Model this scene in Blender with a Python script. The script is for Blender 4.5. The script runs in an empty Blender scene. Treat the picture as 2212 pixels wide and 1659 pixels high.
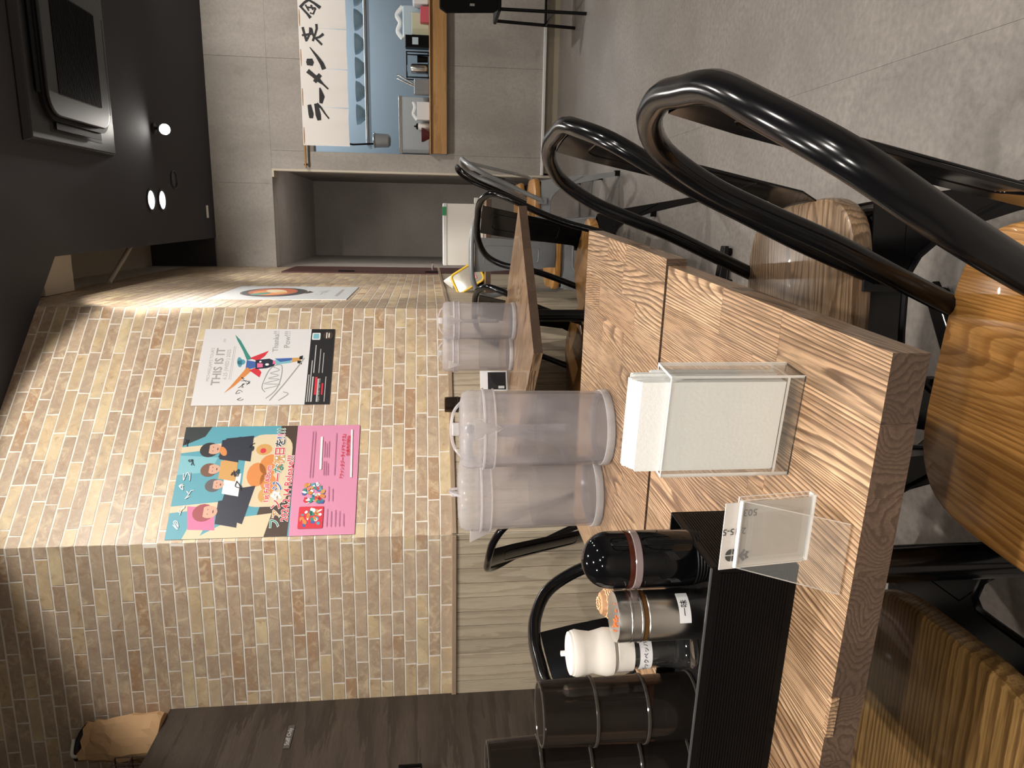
import bpy, bmesh, math, random
from mathutils import Matrix, Vector
PI = math.pi
C = bpy.context.scene.collection
S = bpy.context.scene

# ------------------------------------------------------------------ camera
cam_d = bpy.data.cameras.new('camera'); cam = bpy.data.objects.new('camera', cam_d); C.objects.link(cam)
S.camera = cam
cam_d.sensor_fit = 'HORIZONTAL'; cam_d.sensor_width = 36.0; cam_d.lens = 1557.2 / 2212 * 36.0
cam_d.clip_start = 0.02; cam_d.clip_end = 60
PITCH, ROLL, YAW = math.radians(6.693), math.radians(0.4056), math.radians(12.787)
CAM_H = 1.03
fw = Vector((-math.sin(YAW), math.cos(YAW), 0)); rt = Vector((math.cos(YAW), math.sin(YAW), 0)); up = Vector((0, 0, 1))
f2 = fw * math.cos(PITCH) - up * math.sin(PITCH)
dn = -(up * math.cos(PITCH) + fw * math.sin(PITCH))
r2 = rt * math.cos(ROLL) + dn * math.sin(ROLL)
d2 = dn * math.cos(ROLL) - rt * math.sin(ROLL)
M = Matrix.Identity(4)                     # phone held sideways: picture right = down, picture up = right
for i in range(3):
    M[i][0] = d2[i]; M[i][1] = r2[i]; M[i][2] = -f2[i]
M.translation = Vector((0, 0, CAM_H))
cam.matrix_world = M
S.view_settings.view_transform = 'Standard'; S.view_settings.look = 'None'
S.view_settings.exposure = 0.8; S.view_settings.gamma = 1.0; S.view_settings.use_curve_mapping = False

# ------------------------------------------------------------------ world and light
W = bpy.data.worlds.new('world'); S.world = W; W.use_nodes = True
W.node_tree.nodes['Background'].inputs[0].default_value = (1.0, .93, .85, 1)
W.node_tree.nodes['Background'].inputs[1].default_value = 0.05
WARM = (1.0, .935, .86)
def aim(o, target):
    o.rotation_euler = (Vector(target) - o.location).to_track_quat('-Z', 'Y').to_euler()
def spot(loc, target, power, angle, blend=.35, col=WARM, size=.035):
    l = bpy.data.lights.new('spot_light', 'SPOT'); l.energy = power; l.color = col
    l.spot_size = math.radians(angle); l.spot_blend = blend; l.shadow_soft_size = size
    o = bpy.data.objects.new('spot_light', l); C.objects.link(o); o.location = loc; aim(o, target); return o
def area(loc, target, power, sx, sy, col):
    l = bpy.data.lights.new('area_light', 'AREA'); l.shape = 'RECTANGLE'; l.size = sx; l.size_y = sy
    l.energy = power; l.color = col
    o = bpy.data.objects.new('area_light', l); C.objects.link(o); o.location = loc; aim(o, target); return o
CEIL = 2.645
# ceiling downlights of the dining room, some of them added fill (fittings are built further down)
LAMPS = [(1.15, .55), (1.15, 1.75), (1.0, 2.85), (-.35, .25), (-.25, 1.35), (.35, -.7), (-1.2, -.3), (-.4, -1.5), (-.95, 1.35), (1.2, -1.2), (.9, 4.0)]  # those behind the camera and by the wainscot corner are added, unseen fill
LPOW = [58, 55, 55, 46, 52, 125, 70, 125, 58, 80, 48]
for (x, y), p in zip(LAMPS, LPOW):
    spot((x, y, CEIL - .012), (x, y, 0), p, 150, .9)
spot((.25, 1.75, CEIL - .012), (-.80, 2.78, 1.72), 105, 66, .2, size=.02)     # wall washer on the posters
spot((.30, 2.75, CEIL - .012), (-.40, 4.1, 1.9), 90, 58, .3, size=.02)         # wall washer on the far brick wall
spot((.502, 4.746, CEIL - .09), (.3, 2.4, .6), 90, 100, .6)                    # bright visible spotlight
spot((.084, 4.605, CEIL - .02), (.10, 5.9, .2), 17, 130, .8, (1, .95, .88))
spot((.088, 4.791, CEIL - .02), (.50, 5.9, .3), 17, 140, .8, (1, .95, .88))
spot((1.6, 4.6, CEIL - .012), (1.3, 5.9, .8), 70, 145, .8)
area((.3605, 6.075, 1.15), (-.5, 6.9, 1.15), 6, .035, 1.6, WARM)                   # added fill for the corridor, hidden behind the jamb
area((1.5, 6.9, 2.35), (1.5, 6.9, 0), 13, 1.6, .5, (.78, .91, 1.0))            # kitchen fluorescent

# ------------------------------------------------------------------ helpers
class MB:
    def __init__(s): s.v = []; s.f = []; s.m = []
    def add(s, vs, fs, mi=0):
        b = len(s.v); s.v += [tuple(p) for p in vs]
        for f in fs: s.f.append(tuple(b + i for i in f)); s.m.append(mi)
        return s
    def box(s, x0, x1, y0, y1, z0, z1, mi=0):
        vs = [(x, y, z) for z in (z0, z1) for y in (y0, y1) for x in (x0, x1)]
        return s.add(vs, [(0, 2, 3, 1), (4, 5, 7, 6), (0, 1, 5, 4), (2, 6, 7, 3), (0, 4, 6, 2), (1, 3, 7, 5)], mi)
    def hexa(s, vs, mi=0):
        return s.add(vs, [(0, 3, 2, 1), (4, 5, 6, 7), (0, 1, 5, 4), (1, 2, 6, 5), (2, 3, 7, 6), (3, 0, 4, 7)], mi)
    def prism(s, poly, z0, z1, mi=0, side=None):
        n = len(poly); vs = [(x, y, z0) for x, y in poly] + [(x, y, z1) for x, y in poly]
        s.add(vs, [tuple(range(n - 1, -1, -1)), tuple(range(n, 2 * n))], mi)
        b = len(s.v) - 2 * n
        for i in range(n):
            j = (i + 1) % n; s.f.append((b + i, b + j, b + n + j, b + n + i)); s.m.append(mi if side is None else side)
        return s
    def face(s, poly, z=0, mi=0):
        return s.add([(x, y, z) for x, y in poly], [tuple(range(len(poly)))], mi)
    def lathe(s, prof, n=40, cx=0, cy=0, mi=0, capb=True, capt=True):
        b = len(s.v); k = len(prof)
        for r, z in prof:
            for i in range(n):
                a = 2 * PI * i / n; s.v.append((cx + r * math.cos(a), cy + r * math.sin(a), z))
        for j in range(k - 1):
            for i in range(n):
                i2 = (i + 1) % n
                s.f.append((b + j * n + i, b + j * n + i2, b + (j + 1) * n + i2, b + (j + 1) * n + i)); s.m.append(mi)
        if capb and prof[0][0] > 1e-6: s.f.append(tuple(b + i for i in range(n - 1, -1, -1))); s.m.append(mi)
        if capt and prof[-1][0] > 1e-6: s.f.append(tuple(b + (k - 1) * n + i for i in range(n))); s.m.append(mi)
        return s
    def tube(s, path, r, n=10, closed=False, mi=0):
        P = [Vector(p) for p in path]; k = len(P); b = len(s.v); ref = None
        rr = r if isinstance(r, (list, tuple)) else [r] * k
        for i in range(k):
            if closed: t = P[(i + 1) % k] - P[i - 1]
            else: t = P[min(i + 1, k - 1)] - P[max(i - 1, 0)]
            t.normalize()
            if ref is None:
                ref = Vector((0, 0, 1)) if abs(t.z) < .9 else Vector((1, 0, 0))
            u = (ref - t * ref.dot(t)).normalized(); w = t.cross(u); ref = u
            for j in range(n):
                a = 2 * PI * j / n; s.v.append(tuple(P[i] + (u * math.cos(a) + w * math.sin(a)) * rr[i]))
        for i in range(k if closed else k - 1):
            i2 = (i + 1) % k
            for j in range(n):
                j2 = (j + 1) % n
                s.f.append((b + i * n + j, b + i * n + j2, b + i2 * n + j2, b + i2 * n + j)); s.m.append(mi)
        if not closed:
            s.f.append(tuple(b + j for j in range(n - 1, -1, -1))); s.m.append(mi)
            s.f.append(tuple(b + (k - 1) * n + j for j in range(n))); s.m.append(mi)
        return s
    def stroke(s, pts, z0=0, z1=.0006, mi=0):
        """brush stroke: pts = (x, y, width)"""
        L_, R_ = [], []
        for i, (x, y, w) in enumerate(pts):
            x0, y0, _ = pts[max(i - 1, 0)]; x1, y1, _ = pts[min(i + 1, len(pts) - 1)]
            d = math.hypot(x1 - x0, y1 - y0) or 1; nx, ny = -(y1 - y0) / d * w / 2, (x1 - x0) / d * w / 2
            L_.append((x + nx, y + ny)); R_.append((x - nx, y - ny))
        for i in range(len(pts) - 1):
            s.prism([L_[i], R_[i], R_[i + 1], L_[i + 1]], z0, z1, mi)
        return s
    def mesh(s, name, mats, smooth=False):
        me = bpy.data.meshes.new(name); me.from_pydata(s.v, [], s.f)
        for m in (mats if isinstance(mats, (list, tuple)) else [mats]): me.materials.append(m)
        me.polygons.foreach_set('material_index', s.m)
        bm = bmesh.new(); bm.from_mesh(me); bmesh.ops.recalc_face_normals(bm, faces=bm.faces); bm.to_mesh(me); bm.free()
        if smooth:
            me.polygons.foreach_set('use_smooth', [True] * len(me.polygons))
            me.set_sharp_from_angle(angle=math.radians(38))
        me.update(); return me

def link(name, data, parent=None, loc=None, rotz=None, mw=None):
    o = bpy.data.objects.new(name, data); C.objects.link(o)
    if parent is not None: o.parent = parent
    if mw is not None: o.matrix_world = mw
    if loc is not None: o.location = loc
    if rotz is not None: o.rotation_euler = (0, 0, rotz)
    return o
def obj(name, mb, mats, parent=None, smooth=False, bevel=0, loc=None, rotz=None, mw=None, segs=2, label=None):
    o = link(name, mb.mesh(name, mats, smooth), parent, loc, rotz, mw)
    if bevel:
        b = o.modifiers.new('bevel', 'BEVEL'); b.width = bevel; b.segments = segs; b.limit_method = 'ANGLE'; b.angle_limit = math.radians(40)
    if label: o['label'] = label
    return o
def tag(o, label, cat, group=None, kind=None):
    o['label'] = label; o['category'] = cat
    if group: o['group'] = group
    if kind: o['kind'] = kind
    return o
def thing(name, label, cat, loc=(0, 0, 0), rotz=0, group=None, mw=None):
    o = link(name, None, None, loc if mw is None else None, rotz if mw is None else None, mw); o.empty_display_size = .05
    return tag(o, label, cat, group)
def struct(o): o['kind'] = 'structure'; return o
def frame(origin, right, upv=(0, 0, 1)):
    r = Vector(right).normalized(); u = Vector(upv).normalized(); n = r.cross(u)
    m = Matrix.Identity(4)
    for i in range(3): m[i][0] = r[i]; m[i][1] = u[i]; m[i][2] = n[i]
    m.translation = Vector(origin); return m
def copy_tree(o, parent=None):
    c = o.copy(); C.objects.link(c)
    if parent is not None: c.parent = parent
    for ch in list(o.children): copy_tree(ch, c)
    return c
def rrect(w, h, r, n=6, cx=0, cy=0):
    pts = []
    for (sx, sy, a0) in ((1, 1, 0), (-1, 1, 90), (-1, -1, 180), (1, -1, 270)):
        for i in range(n + 1):
            a = math.radians(a0 + 90 * i / n)
            pts.append((cx + sx * (w / 2 - r) + r * math.cos(a), cy + sy * (h / 2 - r) + r * math.sin(a)))
    return pts
def ell(cx, cy, a, b, n=20, rot=0):
    c, s_ = math.cos(rot), math.sin(rot)
    return [(cx + a * math.cos(t) * c - b * math.sin(t) * s_, cy + a * math.cos(t) * s_ + b * math.sin(t) * c) for t in [2 * PI * i / n for i in range(n)]]
def catmull(P, k=6):
    P = [Vector(p) for p in P]; out = []
    for i in range(len(P) - 1):
        p0 = P[max(i - 1, 0)]; p1 = P[i]; p2 = P[i + 1]; p3 = P[min(i + 2, len(P) - 1)]
        for j in range(k):
            t = j / k
            out.append(.5 * ((2 * p1) + (p2 - p0) * t + (2 * p0 - 5 * p1 + 4 * p2 - p3) * t * t + (3 * p1 - p0 - 3 * p2 + p3) * t ** 3))
    out.append(P[-1]); return out
def lettering(body, size, x, y, z, mat, parent, align='LEFT', rot=0, depth=.0002, sx=1.0, name='lettering', bold=0):
    cu = bpy.data.curves.new(name, 'FONT'); cu.body = body; cu.size = size; cu.align_x = align; cu.align_y = 'CENTER'
    cu.extrude = depth; cu.resolution_u = 2; cu.offset = bold
    t = bpy.data.objects.new(name, cu); C.objects.link(t)
    dg = bpy.context.evaluated_depsgraph_get(); me = bpy.data.meshes.new_from_object(t.evaluated_get(dg))
    bpy.data.objects.remove(t); bpy.data.curves.remove(cu)
    me.materials.clear(); me.materials.append(mat)
    me.transform(Matrix.Translation((x, y, z)) @ Matrix.Rotation(rot, 4, 'Z') @ Matrix.Diagonal((sx, 1, 1, 1)))
    return link(name, me, parent)

# ------------------------------------------------------------------ materials
MATS = {}
def nodes(name):
    m = bpy.data.materials.new(name); m.use_nodes = True; nt = m.node_tree
    MATS[name] = m; return m, nt, nt.nodes['Principled BSDF']
def N(nt, t, **kw):
    n = nt.nodes.new(t)
    for k, v in kw.items(): setattr(n, k, v)
    return n
def lk(nt, a, b): nt.links.new(a, b)
TURN = [False]
def coords(nt, rnd=True, scale=(1, 1, 1)):
    tc = N(nt, 'ShaderNodeTexCoord'); out = tc.outputs['Object']
    if TURN[0]:
        tm = N(nt, 'ShaderNodeMapping'); tm.inputs['Rotation'].default_value = (0, 0, PI / 2); lk(nt, out, tm.inputs[0]); out = tm.outputs[0]
    if rnd:
        oi = N(nt, 'ShaderNodeObjectInfo'); mu = N(nt, 'ShaderNodeVectorMath', operation='MULTIPLY_ADD')
        cb = N(nt, 'ShaderNodeCombineXYZ')
        for i in range(3): lk(nt, oi.outputs['Random'], cb.inputs[i])
        lk(nt, cb.outputs[0], mu.inputs[0]); mu.inputs[1].default_value = (37.1, 17.7, 23.3); lk(nt, out, mu.inputs[2]); out = mu.outputs[0]
    mp = N(nt, 'ShaderNodeMapping'); mp.inputs['Scale'].default_value = scale; lk(nt, out, mp.inputs[0])
    return mp.outputs[0]
def noise(nt, vec, scale, detail=3, rough=.5, dist=0):
    n = N(nt, 'ShaderNodeTexNoise'); n.inputs['Scale'].default_value = scale; n.inputs['Detail'].default_value = detail
    n.inputs['Roughness'].default_value = rough; n.inputs['Distortion'].default_value = dist
    lk(nt, vec, n.inputs['Vector']); return n.outputs['Fac']
def ramp(nt, fac, stops, interp='LINEAR'):
    r = N(nt, 'ShaderNodeValToRGB'); r.color_ramp.interpolation = interp
    el = r.color_ramp.elements
    while len(el) < len(stops): el.new(.5)
    for e, (p, c) in zip(el, stops): e.position = p; e.color = (*c, 1) if len(c) == 3 else c
    lk(nt, fac, r.inputs[0]); return r.outputs[0]
def math_(nt, op, a, b=None, c=None):
    n = N(nt, 'ShaderNodeMath', operation=op)
    for i, v in enumerate((a, b, c)):
        if v is None: continue
        if isinstance(v, (int, float)): n.inputs[i].default_value = v
        else: lk(nt, v, n.inputs[i])
    return n.outputs[0]
def mixc(nt, fac, a, b, mode='MIX'):
    n = N(nt, 'ShaderNodeMix', data_type='RGBA', blend_type=mode)
    for i, v in ((0, fac), (6, a), (7, b)):
        if isinstance(v, (int, float)): n.inputs[i].default_value = v
        elif isinstance(v, tuple): n.inputs[i].default_value = (*v, 1)
        else: lk(nt, v, n.inputs[i])
    return n.outputs[2]
def bump(nt, p, h, st, dist=.002):
    b = N(nt, 'ShaderNodeBump'); b.inputs['Strength'].default_value = st; b.inputs['Distance'].default_value = dist
    lk(nt, h, b.inputs['Height']); lk(nt, b.outputs[0], p.inputs['Normal'])
def plain(name, col, rough=.5, metal=0, spec=.5, var=.0, scale=20, bmp=0, emis=None, coat=0):
    m, nt, p = nodes(name)
    p.inputs['Roughness'].default_value = rough; p.inputs['Metallic'].default_value = metal
    p.inputs['Specular IOR Level'].default_value = spec; p.inputs['Coat Weight'].default_value = coat
    v = coords(nt, False); n = noise(nt, v, scale, 4)
    c = mixc(nt, n, tuple(max(0, x * (1 - var)) for x in col), tuple(min(1, x * (1 + var)) for x in col))
    lk(nt, c, p.inputs['Base Color'])
    if bmp: bump(nt, p, n, bmp)
    if emis: p.inputs['Emission Color'].default_value = (*emis[0], 1); p.inputs['Emission Strength'].default_value = emis[1]
    return m
def wood(name, dark, mid, light, rings=(60, 26), nscale=(8, .9, 8), rough=.42, vary=.25, pore=.5, coat=0.0, turn=False, wobble=1.1):
    m, nt, p = nodes(name); TURN[0] = turn
    v = coords(nt, True, nscale); big = noise(nt, v, 1.0, 1.5, .45, .25)
    vx = coords(nt, True); sp = N(nt, 'ShaderNodeSeparateXYZ'); lk(nt, vx, sp.inputs[0])
    ringv = math_(nt, 'MULTIPLY_ADD', sp.outputs[0], rings[0], math_(nt, 'MULTIPLY', big, rings[1]))
    wob = noise(nt, coords(nt, True, (90, 9, 90)), 1.0, 3, .6)
    ringv = math_(nt, 'ADD', ringv, math_(nt, 'MULTIPLY', wob, wobble))
    fr = math_(nt, 'FRACT', ringv)
    line = ramp(nt, fr, [(0, (0, 0, 0)), (.45, (.25, .25, .25)), (.78, (1, 1, 1)), (.93, (.9, .9, .9)), (1, (0, 0, 0))])
    pores = noise(nt, coords(nt, True, (420, 16, 420)), 1.0, 2, .5)
    pr = ramp(nt, pores, [(.42, (0, 0, 0)), (.62, (1, 1, 1))])
    tone = noise(nt, coords(nt, True, (14, 1.6, 14)), 1.0, 2, .5)
    base = mixc(nt, ramp(nt, tone, [(.3, (0, 0, 0)), (.7, (1, 1, 1))]), mid, light)
    c = mixc(nt, math_(nt, 'MULTIPLY', line, .9), base, dark)
    c = mixc(nt, math_(nt, 'MULTIPLY', pr, pore), c, tuple(x * .62 for x in dark))
    oi = N(nt, 'ShaderNodeObjectInfo')
    k = math_(nt, 'MULTIPLY_ADD', oi.outputs['Random'], vary * 2, 1 - vary)
    hs = N(nt, 'ShaderNodeHueSaturation'); lk(nt, c, hs.inputs['Color']); lk(nt, k, hs.inputs['Value'])
    lk(nt, hs.outputs[0], p.inputs['Base Color'])
    p.inputs['Roughness'].default_value = rough; p.inputs['Coat Weight'].default_value = coat
    bump(nt, p, math_(nt, 'ADD', line, pr), .12, .0006); TURN[0] = False
    return m
def concrete(name, a, b, scale=3.0, rough=.75, stretch=(1, 1, 1), speck=.35):
    m, nt, p = nodes(name)
    v = coords(nt, False, stretch); n1 = noise(nt, v, scale, 5, .55, .4); n2 = noise(nt, coords(nt, False), 60, 4, .6)
    c = mixc(nt, ramp(nt, n1, [(.3, (0, 0, 0)), (.72, (1, 1, 1))]), a, b)
    dots = ramp(nt, noise(nt, coords(nt, False), 9, 2, .4), [(.66, (0, 0, 0)), (.74, (1, 1, 1))])
    c = mixc(nt, math_(nt, 'MULTIPLY', dots, .25), c, tuple(x * .6 for x in a))
    c = mixc(nt, math_(nt, 'MULTIPLY', ramp(nt, n2, [(.35, (0, 0, 0)), (.7, (1, 1, 1))]), speck), c, tuple(x * .7 for x in a))
    lk(nt, c, p.inputs['Base Color']); p.inputs['Roughness'].default_value = rough
    bump(nt, p, n2, .08, .002); return m
def brick_mat(name, island=False):
    m, nt, p = nodes(name)
    if island: rnd = N(nt, 'ShaderNodeNewGeometry').outputs['Random Per Island']; v = coords(nt, False)
    else: rnd = N(nt, 'ShaderNodeObjectInfo').outputs['Random']; v = coords(nt, True)
    base = ramp(nt, rnd, [(0, (.45, .335, .235)), (.36, (.50, .385, .28)), (.52, (.60, .46, .28)), (.68, (.43, .275, .165)), (.80, (.66, .53, .33)), (.92, (.53, .40, .285))], 'CONSTANT')
    n = noise(nt, v, 24, 5, .62, .9); n2 = noise(nt, v, 120, 3, .6); n3 = noise(nt, v, 11, 3, .5, .4)
    c = mixc(nt, ramp(nt, n, [(.50, (0, 0, 0)), (.68, (.75, .75, .75))]), base, (.74, .62, .42))
    c = mixc(nt, ramp(nt, n, [(.30, (.65, .65, .65)), (.44, (0, 0, 0))]), c, (.33, .20, .11))
    c = mixc(nt, ramp(nt, n3, [(.42, (.45, .45, .45)), (.58, (0, 0, 0))]), c, (.40, .31, .23))
    c = mixc(nt, math_(nt, 'MULTIPLY', ramp(nt, n2, [(.55, (0, 0, 0)), (.72, (1, 1, 1))]), .22), c, (.72, .62, .48))
    lk(nt, c, p.inputs['Base Color']); p.inputs['Roughness'].default_value = .45
    bump(nt, p, n2, .05, .001); return m
def clear(name, tint, alpha, rough=.03, diff=(.8, .8, .8), fres=1.45, dmix=.06, gk=.4):
    """thin clear plastic: see-through, fresnel gloss, a little haze"""
    m, nt, p = nodes(name); nt.nodes.remove(p)
    tr = N(nt, 'ShaderNodeBsdfTransparent'); tr.inputs[0].default_value = (*tint, 1)
    gl = N(nt, 'ShaderNodeBsdfGlossy'); gl.inputs['Roughness'].default_value = rough
    df = N(nt, 'ShaderNodeBsdfDiffuse'); df.inputs[0].default_value = (*diff, 1)
    fn = N(nt, 'ShaderNodeFresnel'); fn.inputs[0].default_value = fres
    m1 = N(nt, 'ShaderNodeMixShader'); m1.inputs[0].default_value = dmix
    lk(nt, tr.outputs[0], m1.inputs[1]); lk(nt, df.outputs[0], m1.inputs[2])
    m2 = N(nt, 'ShaderNodeMixShader'); lk(nt, math_(nt, 'MULTIPLY', fn.outputs[0], gk), m2.inputs[0]); lk(nt, m1.outputs[0], m2.inputs[1]); lk(nt, gl.outputs[0], m2.inputs[2])
    lk(nt, m2.outputs[0], nt.nodes['Material Output'].inputs[0]); return m
def frosted(name, col, see=.55, rblur=.18, haze=0.0):
    m, nt, p = nodes(name)
    rf = N(nt, 'ShaderNodeBsdfRefraction'); rf.inputs['IOR'].default_value = 1.03; rf.inputs['Roughness'].default_value = rblur; rf.inputs[0].default_value = (.96, .95, .97, 1)
    tl = N(nt, 'ShaderNodeBsdfTranslucent'); tl.inputs[0].default_value = (*col, 1)
    tr = N(nt, 'ShaderNodeBsdfTransparent')
    v = coords(nt, False, (30, 30, 12)); n = noise(nt, v, 1.0, 4, .6)
    p.inputs['Base Color'].default_value = (*col, 1); p.inputs['Roughness'].default_value = .14
    a = N(nt, 'ShaderNodeMixShader'); a.inputs[0].default_value = .45; lk(nt, p.outputs[0], a.inputs[1]); lk(nt, tl.outputs[0], a.inputs[2])
    b = N(nt, 'ShaderNodeMixShader'); b.inputs[0].default_value = .45; lk(nt, rf.outputs[0], b.inputs[1]); lk(nt, tr.outputs[0], b.inputs[2])
    d = N(nt, 'ShaderNodeMixShader'); fac = math_(nt, 'MULTIPLY_ADD', n, .3, see - .15)
    lk(nt, fac, d.inputs[0]); lk(nt, a.outputs[0], d.inputs[1]); lk(nt, b.outputs[0], d.inputs[2])
    lk(nt, d.outputs[0], nt.nodes['Material Output'].inputs[0]); return m

mBrick = brick_mat('brick_print'); mBrickFar = brick_mat('brick_print_far', True)
mJoint = plain('brick_joint', (.80, .76, .69), .6, var=.05)
mRail = plain('rail_wood', (.33, .245, .17), .5, var=.12, scale=30)
mPlank = wood('wainscot_wood', (.36, .30, .22), (.46, .39, .29), (.51, .44, .33), (24, 5), (10, .8, 10), .5, .10, .18)
mConc = concrete('concrete_wall', (.30, .275, .245), (.42, .39, .355), 2.2, .7, (1.6, 1, .55))
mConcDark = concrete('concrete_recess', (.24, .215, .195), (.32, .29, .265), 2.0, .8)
mFloor = concrete('floor_vinyl', (.165, .147, .130), (.225, .203, .182), 3.2, .5, (1, 1, 1), .75)
mCeil = plain('ceiling_charcoal', (.036, .035, .041), .8, var=.08, scale=4)
mCream = plain('cream_paint', (.55, .49, .40), .7, var=.04)
mTable = wood('table_oak', (.090, .046, .022), (.345, .205, .110), (.49, .33, .20), (230, 62), (7, .7, 7), .34, .14, .55, .2, wobble=.6)
mTableEnd = wood('table_end_grain', (.055, .032, .020), (.088, .053, .034), (.115, .072, .047), (160, 24), (12, 12, 24), .5, .15, .3)
mSeatA = wood('seat_honey_wood', (.27, .115, .025), (.45, .22, .06), (.52, .27, .08), (120, 34), (6, .6, 6), .33, .03, .4, .2, wobble=.6)
mSeatB = wood('seat_grey_oak', (.10, .058, .03), (.27, .175, .10), (.33, .225, .135), (70, 30), (8, .8, 8), .35, .03, .4, .2, turn=True)
mSeatC = wood('seat_gold_oak', (.10, .05, .015), (.26, .15, .05), (.32, .19, .065), (110, 14), (6, .6, 6), .35, .03, .45, .2, turn=True)
mDarkWood = wood('dark_laminate', (.026, .019, .014), (.047, .035, .027), (.064, .048, .037), (10, 7), (5, .5, 5), .5, .02, .3)
mBlack = plain('black_steel', (.003, .003, .0035), .17, .0, .33, var=.1)
mBlackMatte = plain('black_plastic', (.0035, .0033, .0035), .4, 0, .14, var=.1)
mGrey = plain('grey_steel', (.25, .26, .27), .38, .3, .5, var=.06)
mSteel = plain('stainless', (.62, .60, .57), .26, 1.0, var=.05, scale=40)
mChrome = plain('chrome', (.8, .8, .8), .08, 1.0)
mKSteel = plain('kitchen_steel', (.42, .46, .49), .5, .3, var=.05, scale=3)
mWhite = plain('white_plastic', (.80, .79, .75), .4, var=.02)
mPaper = plain('white_paper', (.71, .71, .72), .55, var=.015, scale=6)
mCloth = plain('noren_cloth', (.78, .75, .72), .9, var=.03, scale=200, bmp=.05)
mInk = plain('black_ink', (.010, .010, .012), .6)
mNapkin = plain('napkin_paper', (.78, .79, .77), .85, var=.02, scale=300, bmp=.12)
mHoneyWood = wood('counter_wood', (.38, .20, .075), (.47, .26, .10), (.52, .30, .12), (20, 5), (6, .5, 6), .4, .03, .2, turn=True)
mAcryl = clear('clear_acrylic', (.985, .985, .978), .9, .02, (.85, .85, .82), 1.35, .035)
mAcrylEdge = clear('acrylic_edge', (.96, .96, .94), .6, .15, (.95, .95, .93), 1.2, .72)
mSmoke = clear('smoky_plastic', (.50, .41, .345), .4, .07, (.04, .033, .028), 1.42, .22, .7)
mSmokeRim = clear('smoky_rim', (.45, .36, .30), .4, .10, (.09, .08, .07), 1.5, .4, .55)
mJug = frosted('frosted_plastic', (.86, .85, .89), .83, .12)
mJugLid = frosted('jug_lid_plastic', (.88, .87, .91), .68, .10)
mJugBase = frosted('jug_base_plastic', (.88, .86, .86), .40, .2)
mWater = clear('water', (.90, .91, .92), .9, .02, (.8, .8, .8), 1.15, .02)
mIce = clear('ice', (.8, .8, .8), .9, .2, (.75, .74, .72), 1.2, .35)
mAC = plain('ac_charcoal', (.022, .021, .023), .42, 0, .35, var=.05)
mACdark = plain('ac_grille', (.007, .007, .008), .6, 0, .2)
mKraft = plain('kraft_paper', (.42, .26, .13), .8, var=.12, scale=12, bmp=.2)
mRed = plain('door_red_brown', (.07, .022, .02), .5)
mLamp = plain('lamp_glow', (1, 1, 1), .4, emis=((1.0, .95, .88), 60))
mLampCool = plain('lamp_glow_cool', (1, 1, 1), .4, emis=((.9, .97, 1.0), 14))
mLampIn = plain('lamp_reflector', (.8, .8, .8), .3, emis=((.85, .95, 1.0), .7))
def col(name, c, rough=.5, **k): return plain('print_' + name, c, rough, **k)

# ------------------------------------------------------------------ room shell
YK = 5.911; ABx, ABy = -1.127, 2.470; BCx, BCy = -.385, 3.213
XR, YR, XL = 2.9, -2.2, -3.2
RAIL0, RAIL1 = .927, .945
COURSE, JT = .0451, .0060
floor = struct(obj('floor', MB().box(XL, XR, YR, 8.1, -.06, -.004), mFloor))
for x0, x1 in ((XL, -1.462), (-1.460, .359), (.361, 2.18), (2.182, XR)):
    obj('vinyl_sheet', MB().box(x0 - .0007, x1 + .0007, YR, 8.1, -.004, 0), mFloor, floor)
cpoly = [(XL, YR), (XR, YR), (XR, YK), (-.165, YK), (-.187, 3.41), (BCx, BCy), (ABx, ABy), (XL, ABy)]
ceiling = struct(obj('ceiling', MB().prism(cpoly, CEIL, CEIL + .14), mCeil))
struct(obj('wall_right', MB().box(XR, XR + .1, YR, YK + .2, 0, 3.2), mConc))
struct(obj('wall_rear', MB().box(XL, XR, YR - .1, YR, 0, 2.8), mConc))
struct(obj('wall_side', MB().box(XL - .1, XL, YR, ABy, 0, 2.8), mCream))

random.seed(7)
BCACHE = {}
def brick_mesh(L):
    key = (round(L / .004), random.randrange(3)); L = key[0] * .004
    if key not in BCACHE:
        h = COURSE - JT; pts = []; j = lambda a: random.uniform(-a, a)
        n = 4 if L > .12 else 3
        for i in range(n + 1): pts.append((L * i / n + (j(.0012)), j(.0009)))
        for i in range(n, -1, -1): pts.append((L * i / n + (j(.0012)), h + j(.0009)))
        BCACHE[key] = MB().prism(pts, 0, .0009).mesh('brick', mBrick)
    return BCACHE[key], L
def brick_layout(width, z0, z1, rs):
    out = []; k = 0; z = z0
    while z < z1 - .01:
        h = min(COURSE - JT, z1 - z); x = -rs.uniform(0, .17)
        while x < width:
            L = rs.choice((.092, .100, .164, .176, .188, .184, .172)); a, b = max(x, 0), min(x + L, width)
            if b - a > .012: out.append((a, z, b - a, h))
            x += L + JT
        z += COURSE; k += 1
    return out
def brick_wall(wall, width, z0, z1, keep, seed, order, limit=300):
    rs = random.Random(seed)
    L = [b for b in brick_layout(width, z0, z1, rs) if keep(b[0] + b[2] / 2, b[1])]
    L.sort(key=order)
    for x, z, l, h in L[:limit]:
        if h < COURSE - JT - .002: me = MB().box(0, l, 0, h, 0, .0009).mesh('brick', mBrick)
        else: me, _ = brick_mesh(l)
        link('brick', me, wall, (x, z, .0004))
    if len(L) > limit:
        mb = MB()
        for x, z, l, h in L[limit:]: mb.box(x, x + l, z, z + h, .0004, .0013)
        o = obj('brickwork', mb, mBrickFar, wall); o['kind'] = 'stuff'
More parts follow.
